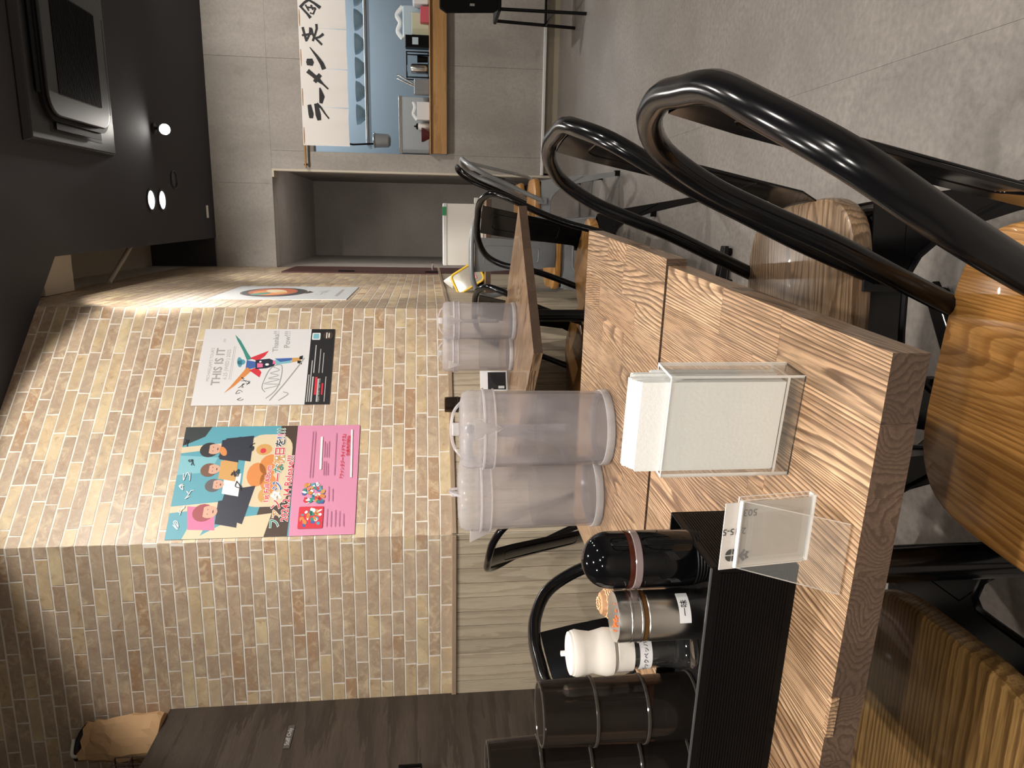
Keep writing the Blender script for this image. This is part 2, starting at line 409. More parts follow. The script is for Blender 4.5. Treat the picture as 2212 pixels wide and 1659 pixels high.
def wainscot(wall, width, seed, keep=lambda x: True):
    rs = random.Random(seed); x = 0
    while x < width - .004:
        w = min(.0587, width - x)
        if keep(x): obj('plank', MB().box(x + .0010, x + w - .0010, .002, RAIL0 - .001, 0, .006 + rs.uniform(0, .0008)), mPlank, wall)
        x += .0587
def clad_wall(name, origin, right, width, top):
    mw = frame(origin, right); w = struct(obj(name, MB().box(0, width, 0, top, -.09, 0), mJoint, mw=mw)); return w
# wall with the staff cabinet (faces the camera)
wa = clad_wall('wall_left', (XL, ABy, 0), (1, 0, 0), ABx - XL, CEIL)
off = ABx - XL
brick_wall(wa, off, RAIL1, CEIL, lambda x, z: x > off - .74 or (z > 1.85 and x > off - 1.25), 11, lambda b: -b[0])
wainscot(wa, off, 12, lambda x: x > off - .76)
# splayed wall with the two posters
wb_len = math.hypot(BCx - ABx, BCy - ABy)
wb = clad_wall('wall_splay', (ABx, ABy, 0), (1, 1, 0), wb_len, CEIL)
brick_wall(wb, wb_len, RAIL1, CEIL, lambda x, z: True, 21, lambda b: -b[2])
wainscot(wb, wb_len, 22)
# wall running back to the kitchen
wc_len = YK - BCy
wc = clad_wall('wall_alcove', (BCx, BCy, 0), (0, 1, 0), wc_len, 3.2)
brick_wall(wc, wc_len, RAIL1, 2.86, lambda x, z: True, 31, lambda b: b[0])
wainscot(wc, wc_len, 32)
for nm, w, ln in (('trim_1', wa, off), ('trim_2', wb, wb_len), ('trim_3', wc, wc_len)):
    struct(obj(nm, MB().box(0 if nm != 'trim_1' else off - 1.0, ln, RAIL0, RAIL1, .0, .013), mRail, bevel=.002, mw=w.matrix_world.copy()))
# high recess above the far brick wall
struct(obj('ceiling_recess', MB().box(BCx - .1, .55, BCy, YK + .1, 3.13, 3.2), mCream))
struct(obj('wall_recess_end', MB().box(BCx - .02, .55, YK - .01, YK + .1, CEIL + .01, 3.13), mCeil))
struct(obj('wall_recess_side', MB().box(.50, .55, BCy, YK, CEIL + .141, 3.13), mCream))
struct(obj('wall_recess_front', MB().box(BCx - .05, .55, BCy - .05, BCy - .002, CEIL + .141, 3.13), mCream))
tag(obj('ceiling_beam', MB().box(BCx + .004, .3, 3.58, 3.87, 2.735 + .052, 3.129), mCream, bevel=.003), 'cream painted beam crossing the recess above the far brick wall', 'beam')
pb = MB().tube([(BCx + .006, 4.30, 2.80), (-.24, 4.56, 2.80), (.0, 4.98, 2.80), (.3, 5.5, 2.80)], .013, 12)
tag(obj('conduit_pipe', pb, mCream, smooth=True), 'thin cream conduit slanting across the open ceiling recess', 'pipe')

# kitchen wall
wk = struct(obj('wall_back', MB().box(-.385, XR, YK + .004, YK + .12, 2.2, CEIL + .2).box(.361, .495, YK + .004, YK + .12, 0.1, 2.2)
     .box(.495, XR, YK + .004, YK + .12, 1.881, 2.2).box(.495, XR, YK + .004, YK + .12, .1, .867).box(2.3, XR, YK + .004, YK + .12, .867, 1.881), mConc))
for x0, x1, z0, z1 in ((-.384, .249, 2.2, CEIL), (.251, 1.149, 2.2, CEIL), (1.151, 2.049, 2.2, CEIL), (2.051, XR, 2.2, CEIL),
     (.361, .494, .1, 2.199), (.4955, 1.149, 1.881, 2.199), (1.151, 2.049, 1.881, 2.199), (2.051, XR, 1.881, 2.199),
     (.4955, 1.149, .1, .866), (1.151, 2.049, .1, .866), (2.051, XR, .1, .866), (2.3, XR, .867, 1.88)):
    obj('wall_panel', MB().box(x0, x1, YK, YK + .006, z0, z1), mConc, wk)
struct(obj('baseboard_back', MB().box(.38, XR, YK + .012, YK + .05, 0, .1), plain('kick_board', (.32, .28, .21), .5, var=.05)))
struct(obj('trim_4', MB().box(.362, XR, YK - .022, YK, .103, .126), plain('rail_silver', (.72, .72, .73), .35, .2), bevel=.004))
# corridor behind the doorway
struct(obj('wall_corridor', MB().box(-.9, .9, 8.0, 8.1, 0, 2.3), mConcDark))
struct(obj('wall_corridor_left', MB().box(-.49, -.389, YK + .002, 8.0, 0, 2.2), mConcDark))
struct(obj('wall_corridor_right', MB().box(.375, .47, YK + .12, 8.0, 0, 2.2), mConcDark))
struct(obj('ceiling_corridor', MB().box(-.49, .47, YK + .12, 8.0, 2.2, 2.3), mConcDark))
struct(obj('trim_5', MB().box(.346, .361, YK - .003, YK + .125, 0, 2.2).box(.30, .346, YK - .003, YK + .125, 2.185, 2.2), mCream))
door = struct(obj('door_1', MB().box(-.384, -.374, 5.30, 5.90, 0, 2.05), mRed))
obj('hinge', MB().box(-.3735, -.366, 5.33, 5.37, 1.55, 1.66), mBlackMatte, door)
obj('hinge', MB().box(-.3735, -.366, 5.33, 5.37, .95, 1.04), mBlackMatte, door)
dh = obj('door_handle', MB().tube([(-.374, 5.62, .985), (-.33, 5.62, .985)], .009, 10).tube([(-.33, 5.60, .985), (-.33, 5.73, .985)], .008, 10), mChrome, door, smooth=True)
# kitchen room seen through the hatch
struct(obj('wall_kitchen', MB().box(.47, 3.3, 7.5, 7.6, 0, 2.6), mKSteel))
struct(obj('wall_kitchen_left', MB().box(.471, .494, YK + .121, 7.5, 0, 2.6), mKSteel))
struct(obj('wall_kitchen_right', MB().box(3.3, 3.4, YK + .12, 7.6, 0, 2.6), mKSteel))
struct(obj('ceiling_kitchen', MB().box(.47, 3.3, YK + .12, 7.6, 2.5, 2.6), mKSteel))

# ------------------------------------------------------------------ ceiling fittings
def downlight(x, y, label, r=.05, glow=mLamp, inner=mLampIn, group=None):
    t = thing('downlight', label, 'ceiling light', (x, y, CEIL), 0, group)
    obj('trim_ring', MB().lathe([(r + .012, -.001), (r + .012, -.006), (r, -.007), (r - .004, -.002)], 32, capb=False, capt=False), mAC, t, smooth=True)
    obj('reflector', MB().lathe([(r - .002, -.005), (r * .6, -.002), (r * .55, -.0015)], 32, capb=False), inner, t, smooth=True)
    obj('bulb', MB().lathe([(.0005, -.012), (r * .35, -.010), (r * .45, -.004), (r * .45, -.002)], 24, capb=False), glow, t, smooth=True)
    return t
for i, (x, y) in enumerate(LAMPS):
    downlight(x, y, 'round recessed downlight in the charcoal ceiling over ' + ('the aisle beside the napkin table', 'the aisle beside the jug table', 'the aisle beside the wall table', 'the napkin table', 'the jug table', 'the floor before the napkin table, added behind the camera as fill', 'the floor before the cupboard, added behind the camera as fill', 'the rear of the room, added behind the camera as fill', 'the chair by the wainscot corner, added unseen to brighten the brick walls', 'the rear aisle, added behind the camera as fill', 'the floor before the doorway')[i], .045)
t = thing('corridor_fill_lamp', 'slim upright strip lamp added out of sight behind the doorway jamb to brighten the corridor', 'lamp', (.375, 6.075, .33)); obj('housing', MB().box(-.011, 0, -.022, .022, 0, 1.64), mWhite, t); obj('diffuser', MB().box(-.0135, -.011, -.018, .018, .01, 1.63), plain('strip_glow', (1, 1, 1), .5, emis=((1, .9, .78), 3)), t)  # added fitting for the corridor fill light, hidden by the jamb
downlight(1.6, 4.6, 'round recessed downlight in the ceiling before the kitchen hatch', .045)
for (x, y), s in (((.084, 4.605), 'nearer the air conditioner'), ((.088, 4.791), 'nearer the kitchen wall')):
    downlight(x, y, 'white round downlight of a close pair, the one ' + s, .056, mLampCool)
t = thing('spotlight', 'small glaring spotlight hanging below the charcoal ceiling', 'spotlight', (.502, 4.746, CEIL))
obj('mount', MB().lathe([(.03, -.0005), (.03, -.012), (.008, -.016), (.008, -.04)], 24), mAC, t, smooth=True)
sh = MB(); ax = Vector((-.1, -.85, -.5)).normalized(); c0 = Vector((0, .03, -.045)); 
sh.tube([c0, c0 + ax * .03, c0 + ax * .055], [.022, .034, .036], 24)
obj('lamp_head', sh, mAC, t, smooth=True)
sh = MB(); sh.tube([c0 + ax * .0552, c0 + ax * .058], [.030, .022], 24); obj('bulb', sh, mLamp, t)
for (x, y), s in (((.25, 1.75), 'poster wall'), ((.30, 2.75), 'far brick wall')):
    t = thing('spotlight', 'small ceiling spotlight turned to the ' + s, 'spotlight', (x, y + .03, CEIL))
    obj('mount', MB().lathe([(.03, -.0005), (.03, -.010)], 24), mAC, t, smooth=True)
    obj('lamp_head', MB().lathe([(.018, -.010), (.026, -.014), (.026, -.05), (.022, -.05), (.02, -.03)], 24, cx=.045, cy=.045), mAC, t, smooth=True)
tag(obj('dark_downlight', MB().lathe([(.058, -.0005), (.060, -.006), (.052, -.008), (.05, -.0015), (.02, -.001)], 32, .222, 5.042).mesh('dark_downlight', mAC) and MB().lathe([(.058, -.0005), (.060, -.006), (.052, -.008), (.05, -.0015), (.02, -.001)], 32), mAC, smooth=True, loc=(.222, 5.042, CEIL)), 'unlit black ring of a recessed lamp in the ceiling', 'ceiling light')
tag(obj('sensor_plate', MB().box(-.045, .045, -.012, .012, -.012, -.0005), mWhite, bevel=.003, loc=(.029, 5.711, CEIL), rotz=0), 'small cream rectangular plate on the ceiling by the kitchen wall', 'sensor')
# air conditioner cassette
ac = thing('ceiling_air_conditioner', 'black ceiling cassette air conditioner with rounded intake grille', 'air conditioner', (.700, 3.675, CEIL))
w = .42
obj('panel_frame', MB().add([(-w, -w, -.001), (w, -w, -.001), (w, w, -.001), (-w, w, -.001), (-w + .015, -w + .015, -.035), (w - .015, -w + .015, -.035), (w - .015, w - .015, -.035), (-w + .015, w - .015, -.035)],
    [(0, 1, 5, 4), (1, 2, 6, 5), (2, 3, 7, 6), (3, 0, 4, 7), (4, 5, 6, 7), (0, 3, 2, 1)]), mAC, ac, bevel=.006)
obj('intake_panel', MB().prism(rrect(.64, .64, .10, 8), -.052, -.035), mACdark, ac)
ip = obj('intake_cover', MB().prism(rrect(.60, .60, .09, 8), -.066, -.052), mAC, ac, bevel=.006, segs=3)
g = obj('grille', MB().prism(rrect(.42, .42, .02, 4), -.0665, -.0655), mACdark, ip)
gb = MB()
for i in range(34): gb.box(-.205, .205, -.204 + i * .0124, -.2 + i * .0124, -.069, -.0666)
gs = obj('grille_slats', gb, mACdark, ip); gs['kind'] = 'stuff'
for k in range(4):
    a = k * PI / 2; l = MB().box(-.22, .22, .322, .352, -.048, -.044); lo = obj('louver', l, mACdark, ac, rotz=a)
    obj('air_slot', MB().box(-.25, .25, .315, .365, -.0358, -.0352), mInk, ac, rotz=a)

# ------------------------------------------------------------------ staff cabinet and what lies on it
sc_ = thing('staff_cabinet', 'tall dark wood staff cupboard wall standing against the brick wall', 'cupboard', (-1.785, 2.466, 0))
obj('body', MB().box(-1.0, -.004, -1.9, 0, 0, 1.984), mDarkWood, sc_)
obj('side_panel', MB().box(-.004, 0, -1.9, 0, 0, 1.984), mDarkWood, sc_)
obj('handle', MB().tube([(0, -.405, 1.06), (.03, -.405, 1.06), (.03, -.405, 1.13), (0, -.405, 1.13)], .007, 8), mBlack, sc_, smooth=True)
sg = obj('sign_plate', MB().box(.0005, .003, -.25, -.135, 1.511, 1.533), plain('sign_grey', (.075, .072, .07), .4), sc_, label='small grey plate lettered in white')
m_let = plain('sign_letters', (.45, .43, .40), .5)
lt = lettering('Staff Only', .022, 0, 0, 0, m_let, sg, 'CENTER'); lt.matrix_basis = frame((.0032, -.193, 1.523), (0, 1, 0))
# kraft paper bag, crumpled
random.seed(5)
bg = MB(); cols, rows = 20, 9
prof = [(.075, .065, 0), (.080, .068, .03), (.078, .064, .07), (.080, .060, .11), (.074, .055, .15), (.070, .045, .19), (.066, .03, .225), (.060, .022, .25), (.064, .026, .27)]
for r_, (ax_, ay_, z_) in enumerate(prof):
    for c_ in range(cols):
        a = 2 * PI * c_ / cols; q = 3.2
        ca, sa = math.cos(a), math.sin(a)
        rr = (abs(ca) ** q + abs(sa) ** q) ** (-1 / q) * (1 + random.uniform(-.07, .07))
        bg.v.append((ax_ * ca * rr, ay_ * sa * rr, z_ + (random.uniform(-.012, .012) if r_ else 0)))
for r_ in range(rows - 1):
    for c_ in range(cols):
        c2 = (c_ + 1) % cols
        bg.f.append((r_ * cols + c_, r_ * cols + c2, (r_ + 1) * cols + c2, (r_ + 1) * cols + c_)); bg.m.append(0)
bg.f.append(tuple(range(cols - 1, -1, -1))); bg.m.append(0)
bag = tag(obj('paper_bag', bg, mKraft, loc=(-1.835, 2.382, 1.985), rotz=.7), 'crumpled brown kraft paper bag on top of the dark cupboard', 'bag')
st = MB().tube(catmull([(-.03, .02, .24), (-.05, .05, .30), (.0, .07, .315), (.05, .06, .29), (.05, .03, .24)], 5), .013, 8)
obj('lining', st, mInk, bag, smooth=True)
obj('handle', MB().tube(catmull([(-.04, .0, .25), (-.045, .03, .31), (.01, .06, .33)], 5), .006, 8), mWhite, bag, smooth=True)
# wire basket on the cupboard
bk = thing('wire_basket', 'brown wire letter basket on the dark cupboard beside the paper bag', 'basket', (-1.875, 2.16, 1.985))
wire = plain('basket_wire', (.05, .02, .018), .5)
for z_ in (.004, .055, .11): obj('hoop', MB().tube([(-.07, -.12, z_), (.07, -.12, z_), (.07, .09, z_), (-.07, .09, z_)], .0028, 6, True), wire, bk)
for k in range(7): y_ = -.12 + k * .035; obj('wire', MB().tube([(-.07, y_, .11), (-.07, y_, .004), (.07, y_, .004), (.07, y_, .11)], .0018, 6), wire, bk)
for x_ in (-.035, 0, .035): obj('wire', MB().tube([(x_, -.12, .11), (x_, -.12, .004), (x_, .09, .004), (x_, .09, .11)], .0018, 6), wire, bk)

# ------------------------------------------------------------------ tables
TZ = .724; TTH = .027; TW, TD = .60, .463
def table_base(t, cx, cy, ang=0, arm=.29):
    obj('post', MB().lathe([(.0205, .03), (.0205, TZ - TTH - .005)], 28, cx, cy), mBlack, t, smooth=True)
    obj('top_plate', MB().box(cx - .15, cx + .15, cy - .02, cy + .02, TZ - TTH - .006, TZ - TTH).box(cx - .02, cx + .02, cy - .15, cy + .15, TZ - TTH - .006, TZ - TTH), mBlack, t)
    for k in range(4):
        a = ang + PI / 4 + k * PI / 2
        mb = MB(); c_, s_ = math.cos(a), math.sin(a); P_ = lambda r, w_, z: (cx + r * c_ - w_ * s_, cy + r * s_ + w_ * c_, z)
        mb.hexa([P_(.0, -.021, .016), P_(arm, -.018, .016), P_(arm, .018, .016), P_(.0, .021, .016), P_(.0, -.021, .06), P_(arm, -.016, .032), P_(arm, .016, .032), P_(.0, .021, .06)])
        ao = obj('base_arm', mb, mBlack, t, bevel=.003)
        obj('glide', MB().lathe([(.012, 0), (.014, .004), (.012, .016)], 14, cx + (arm - .02) * c_, cy + (arm - .02) * s_), mBlackMatte, ao, smooth=True)
def staves(t, w, d, seed, mat=mTable, strip=.058):
    """butcher block top: staves along y with butt joints, end grain on front and back"""
    rs = random.Random(seed); x = -w / 2
    while x < w / 2 - .003:
        sw = min(strip * rs.uniform(.8, 1.15), w / 2 - x)
        if w / 2 - x - sw < .02: sw = w / 2 - x
        cuts = sorted([rs.uniform(.22, .45), rs.uniform(.55, .8)][:rs.choice((1, 1, 2))]); ys = [-d / 2] + [-d / 2 + d * c for c in cuts] + [d / 2]
        for y0, y1 in zip(ys[:-1], ys[1:]):
            mb = MB().box(x + .00012, x + sw - .00012, y0 + .00012, y1 - .00012, TZ - TTH, TZ)
            for i in range(6):
                f = mb.f[i]; yy = {mb.v[j][1] for j in f}
                if len(yy) == 1: mb.m[i] = 1
            obj('stave', mb, [mat, mTableEnd], t)
        x += sw
TA = math.radians(-3.58)
def make_table(label, corner, seed, group=None, w=TW, d=TD, ang=TA):
    c_, s_ = math.cos(ang), math.sin(ang)           # corner = right front corner of the top
    ox = corner[0] - (w / 2) * c_ + (-d / 2) * s_; oy = corner[1] - (w / 2) * s_ - (-d / 2) * c_
    t = thing('restaurant_table', label, 'table', (ox, oy, 0), ang, group)
    staves(t, w, d, seed); table_base(t, 0, 0); return t
near_t = make_table('wooden two-seat table carrying the napkin holder and black condiment box', (-.080, .437), 3)
far_t = make_table('wooden two-seat table carrying the two water jugs, butted to the napkin table', (-.0425, .9075), 8)
# chipped corner repair on the front edge of the near table
obj('edge_chip', MB().box(-.008, .028, -TD / 2 - .0012, -TD / 2 + .003, TZ - .006, TZ + .0003), mTable, near_t)
for k, lab in enumerate(('wooden table below the posters carrying the two far water jugs', 'wooden table against the splayed wainscot, butted to the far jug table')):
    q = .20875 + k * .4175
    t3 = thing('restaurant_table', lab, 'table', (-.37 + .2985 * .7071 - q * .7071, 2.031 + .2985 * .7071 + q * .7071, 0), PI / 4)
    staves(t3, .597, .417, 15 + k); table_base(t3, 0, k * .12, 0, .24)
t4 = thing('restaurant_table', 'wooden table by the doorway with the white box on it', 'table', (-.130, 4.02, 0), 0)
staves(t4, .48, .46, 23); table_base(t4, 0, 0, 0, .26)

# ------------------------------------------------------------------ chairs
def sup(a, b, n, k=40, sx=0):
    out = []
    for i in range(k):
        t = 2 * PI * i / k; c_, s_ = math.cos(t), math.sin(t)
        out.append((sx + a * math.copysign(abs(c_) ** (2 / n), c_), b * math.copysign(abs(s_) ** (2 / n), s_)))
    return out
CH = {}
def chair_meshes():
    d = {}
    m = MB(); pr = [(.955, .418), (.985, .420), (1.0, .426), (1.0, .438), (.985, .447), (.96, .450)]
    k = 44; base = sup(.169, .166, 3.9, k)
    for s_, z in pr:
        for x, y in base: m.v.append((x * s_, y * s_, z))
    for j in range(len(pr) - 1):
        for i in range(k):
            i2 = (i + 1) % k; m.f.append((j * k + i, j * k + i2, (j + 1) * k + i2, (j + 1) * k + i)); m.m.append(0)
    m.f.append(tuple(range(k - 1, -1, -1))); m.m.append(0); m.f.append(tuple((len(pr) - 1) * k + i for i in range(k))); m.m.append(0)
    d['seat'] = m
    d['seat_pan'] = MB().prism(sup(.152, .150, 4.0, 40), .400, .4185)
    # skirt: four arched sheets
    def sheet(P0, P1, F0, F1, nrm):
        """arched apron between two leg tops P0,P1 (at z=.415), following the leg lines to F0,F1"""
        mb = MB(); n = 12; top, bot = [], []
        for i in range(n + 1):
            t = i / n; a = Vector(P0).lerp(Vector(P1), t); top.append(a)
            e = abs(2 * t - 1); drop = .05 + .17 * max(0, (e - .25) / .75) ** 2.2
            l0 = Vector(F0) - Vector(P0); l1 = Vector(F1) - Vector(P1); l = l0.lerp(l1, t); bot.append(a + l * (drop / .415))
        off_ = Vector(nrm) * .003
        vs = top + bot + [p + off_ for p in top] + [p + off_ for p in bot]; q = n + 1; fs = []
        for i in range(n):
            fs += [(i, i + 1, q + i + 1, q + i), (2 * q + i, 3 * q + i, 3 * q + i + 1, 2 * q + i + 1), (i, 2 * q + i, 2 * q + i + 1, i + 1), (q + i, q + i + 1, 3 * q + i + 1, 3 * q + i)]
        fs += [(0, q, 3 * q, 2 * q), (n, 2 * q + n, 3 * q + n, q + n)]
        mb.add(vs, fs); 
        mb.tube([p + off_ * 1.2 for p in bot], .0045, 6)
        return mb
    T = lambda sx, sy: (sx * .150, sy * .148, .415); F = lambda sx, sy: (sx * .205, sy * .2, .0)
    d['apron'] = [sheet(T(1, -1), T(1, 1), F(1, -1), F(1, 1), (1, 0, 0)), sheet(T(-1, -1), T(-1, 1), F(-1, -1), F(-1, 1), (-1, 0, 0)),
                  sheet(T(-1, 1), T(1, 1), F(-1, 1), F(1, 1), (0, 1, 0)), sheet(T(-1, -1), T(1, -1), F(-1, -1), F(1, -1), (0, -1, 0))]
    d['leg'] = []; d['foot'] = []
    for sx in (1, -1):
        for sy in (1, -1):
            mb = MB(); t, f = Vector(T(sx, sy)), Vector(F(sx, sy)); th = .004
            def ring(z, wd):
                p = t + (f - t) * ((.415 - z) / .415)
                return [(p.x, p.y, z), (p.x - sx * wd, p.y, z), (p.x - sx * wd, p.y + sy * th, z), (p.x + sx * th, p.y + sy * th, z), (p.x + sx * th, p.y - sy * wd, z), (p.x, p.y - sy * wd, z)]
            rs = [ring(z, wd) for z, wd in ((.012, .020), (.10, .024), (.22, .034), (.30, .05), (.37, .075))]
            b = 0
            for r_ in rs: mb.v += r_
            for j in range(len(rs) - 1):
                for i in range(6):
                    i2 = (i + 1) % 6; mb.f.append((j * 6 + i, j * 6 + i2, (j + 1) * 6 + i2, (j + 1) * 6 + i)); mb.m.append(0)
            mb.f.append((0, 1, 2, 3, 4, 5)); mb.m.append(0)
            d['leg'].append(mb)
            p = f + (t - f) * .02
            d['foot'].append(MB().box(p.x - .014 - sx * .006, p.x + .014 - sx * .006, p.y - .014 - sy * .006, p.y + .014 - sy * .006, 0, .026))
    hp = [(-.050, .166, .415), (-.066, .164, .455), (-.096, .158, .527), (-.130, .160, .605), (-.156, .172, .672), (-.183, .1835, .735), (-.2165, .172, .793), (-.243, .119, .825), (-.2596, .060, .8345), (-.261, 0, .8355)]
    path = catmull(hp, 5); full = [tuple(p) for p in path] + [(p.x, -p.y, p.z) for p in reversed(path[:-1])]
    d['back_hoop'] = MB().tube(full, .0122, 12)
    # splat: gently curved pressed sheet
    mb = MB(); rows_ = [(-.146, .444, .058), (-.163, .448, .056), (-.176, .470, .055), (-.193, .56, .060), (-.212, .66, .067), (-.233, .76, .073), (-.248, .822, .075)]
    nx = 6
    for sgn in (0, 1):
        for x, z, wd in rows_:
            for i in range(nx + 1):
                t = i / nx * 2 - 1; mb.v.append((x - .006 * (1 - t * t) - sgn * .003, wd * t, z))
    q = len(rows_) * (nx + 1)
    for j in range(len(rows_) - 1):
        for i in range(nx):
            a = j * (nx + 1) + i; b = a + nx + 1
            mb.f += [(a, a + 1, b + 1, b), (q + a, q + b, q + b + 1, q + a + 1)]; mb.m += [0, 0]
    for j in range(len(rows_) - 1):
        for i in (0, nx):
            a = j * (nx + 1) + i; b = a + nx + 1; mb.f.append((a, b, q + b, q + a)); mb.m.append(0)
    d['splat'] = mb
    # pressed border on the splat: rounded rectangle bead on both faces
    bead = MB(); zs = [.52, .79]
    def sp(z): 
        for (x0, z0, _), (x1, z1, _) in zip(rows_[:-1], rows_[1:]):
            if z0 <= z <= z1: return x0 + (x1 - x0) * (z - z0) / (z1 - z0)
        return rows_[-1][0]
    rr = [(y * (1 + (z - .65) * .8), z) for y, z in rrect(.076, .25, .014, 4, 0, .655)]
    for off_ in (.0003, -.0033): bead.tube([(sp(z) + off_ - .006 * (1 - (y / .066) ** 2), y, z) for y, z in rr], .0013, 6, True)
    d['splat_border'] = bead
    d['bracket'] = [MB().box(-.062, -.03, s_ * .150 if s_ > 0 else -.170, s_ * .170 if s_ > 0 else -.150, .385, .435) for s_ in (1, -1)]
    d['bolt'] = [MB().lathe([(.007, 0), (.007, .003), (.003, .005)], 12) for s_ in (1, -1)]
    return d
CMD = chair_meshes()
PROTO = {}
def chair(label, x, y, ang, steel, seatm, group):
    key = (steel.name, seatm.name); t = thing('metal_chair', label, 'chair', (x, y, 0), ang, group)
    if key not in PROTO:
        P_ = {}
        P_['seat'] = CMD['seat'].mesh('seat', seatm, True); P_['seat_pan'] = CMD['seat_pan'].mesh('seat_pan', steel)
        for k in ('apron', 'leg', 'foot', 'bracket', 'bolt'): P_[k] = [m.mesh(k, steel if k != 'foot' else mBlackMatte, k == 'apron') for m in CMD[k]]
        for k in ('back_hoop', 'splat', 'splat_border'): P_[k] = CMD[k].mesh(k, steel, True)
        PROTO[key] = P_
    P_ = PROTO[key]
    link('seat', P_['seat'], t); link('seat_pan', P_['seat_pan'], t)
    for m in P_['apron']: link('apron', m, t)
    for m, f in zip(P_['leg'], P_['foot']): l = link('leg', m, t); link('rubber_foot', f, l)
    link('back_hoop', P_['back_hoop'], t); s_ = link('splat', P_['splat'], t); link('splat_border', P_['splat_border'], s_)
    for m, b, sy in zip(P_['bracket'], P_['bolt'], (1, -1)):
        br = link('bracket', m, t); bo = link('bolt', b, br); bo.location = (-.046, sy * .170, .41); bo.rotation_euler = (-sy * PI / 2, 0, 0)
    return t
def seat_dir(o): pass
GA = 'black metal chairs with wooden seats'
chair('black metal chair with honey wood seat at the napkin table, facing the condiment box', -.161, .589, math.radians(174.2), mBlack, mSeatA, GA)
chair('black metal chair with grey-brown oak seat on the floor side of the jug table', -.130, 1.097, math.radians(185.3), mBlack, mSeatB, GA)
chair('black metal chair with golden oak seat tucked under the napkin table below the cups', -.612, .672, 0, mBlack, mSeatC, GA)
chair('black metal chair at the wall side of the jug table, behind the pepper mill', -.505, 1.13, 0, mBlack, mSeatB, GA)
chair('black metal chair standing in the corner of the pale plank wainscot', -.915, 2.372, math.radians(47), mBlack, mSeatB, GA)
chair('black metal chair at the far end of the wall table, nearer the floor', -.18, 2.64, math.radians(222), mBlack, mSeatA, GA)
chair('black metal chair at the far end of the wall table, against the wainscot', -.525, 2.775, math.radians(222), mBlack, mSeatA, GA)
chair('grey metal chair with its back to the wall table, facing the white box', -.145, 3.45, PI / 2, mGrey, mSeatA, 'grey metal chairs')
chair('grey metal chair standing side-on before the doorway', .065, 4.12, PI, mGrey, mSeatA, 'grey metal chairs')
chair('black metal chair side-on beside the doorway behind the grey chair', .07, 4.75, PI, mBlack, mSeatA, GA)

# ------------------------------------------------------------------ water jugs
def make_jug():
    t = thing('water_jug', 'x', 'jug')
    b = obj('body', MB().lathe([(.0005, .004), (.058, .004), (.061, .010), (.0625, .02), (.0635, .10), (.0645, .214), (.0605, .214), (.0595, .10), (.0585, .02), (.055, .0085), (.0005, .0085)], 56, capb=False, capt=False), mJug, t, smooth=True)
    obj('base_ring', MB().lathe([(.050, 0), (.060, 0), (.0645, .003), (.0655, .009), (.0645, .015), (.0625, .0155), (.058, .012), (.05, .006)], 56, capb=False, capt=False), mJugBase, t, smooth=True)
    obj('water', MB().lathe([(.0005, .0095), (.054, .0095), (.0575, .02), (.0585, .10), (.0587, .118), (.0005, .118)], 40), mWater, t, smooth=True)
    lid = obj('lid', MB().lathe([(.0660, .196), (.0668, .198), (.0668, .214), (.0650, .216), (.0650, .228), (.0660, .230), (.0655, .240), (.0610, .249), (.045, .2525), (.0005, .253)], 56, capb=False, capt=False), mJugLid, t, smooth=True)
    obj('lid_band', MB().lathe([(.0672, .213), (.0690, .2135), (.0690, .2165), (.0672, .217)], 56, capb=False, capt=False), mJugBase, lid, smooth=True)
    obj('lid_band', MB().lathe([(.0668, .196), (.0680, .1965), (.0680, .1985), (.0668, .199)], 56, capb=False, capt=False), mJugBase, lid, smooth=True)
    obj('lid_knob', MB().box(-.011, .011, -.004, .004, .253, .266), mJugBase, lid, bevel=.0025)
    sp = MB().add([(-.018, -.064, .231), (.018, -.064, .231), (0, -.088, .233), (-.013, -.0655, .206), (.013, -.0655, .206), (0, -.0665, .186)],
                  [(0, 2, 5, 3), (1, 4, 5, 2), (0, 1, 2)])
    obj('spout', sp, mJugBase, t)
    hd = catmull([(0, .064, .228), (0, .082, .236), (0, .103, .225), (0, .108, .18), (0, .102, .12), (0, .088, .07), (0, .063, .055)], 5)
    obj('handle', MB().tube(hd, .0075, 10), frosted('jug_handle_plastic', (.42, .41, .43), .45, .12), t, smooth=True)
    ar = catmull([(-.048, .002, .247), (-.03, .004, .262), (0, .005, .267), (.03, .004, .262), (.048, .002, .247)], 5)
    obj('lid_grip', MB().tube(ar, .0026, 8), mJugLid, lid, smooth=True)
    return t
jug0 = make_jug()
jspots = [(-.341, 1.163, TZ, .285, 'frosted plastic water jug on the jug table, nearer the floor-side chair', None),
          (-.476, 1.215, TZ, -1.35, 'frosted plastic water jug on the jug table, nearer the brick wall', None),
          (-.339, 2.49, TZ, .14, 'frosted plastic water jug on the wall table, nearer the floor', None),
          (-.465, 2.56, TZ, -.5, 'frosted plastic water jug on the wall table, nearer the wainscot', None)]
for i, (x, y, z, r_, lab, g_) in enumerate(jspots):
    o = jug0 if i == 0 else copy_tree(jug0)
    o.location = (x, y, z); o.rotation_euler = (0, 0, r_); o['label'] = lab; o['group'] = 'water jugs'

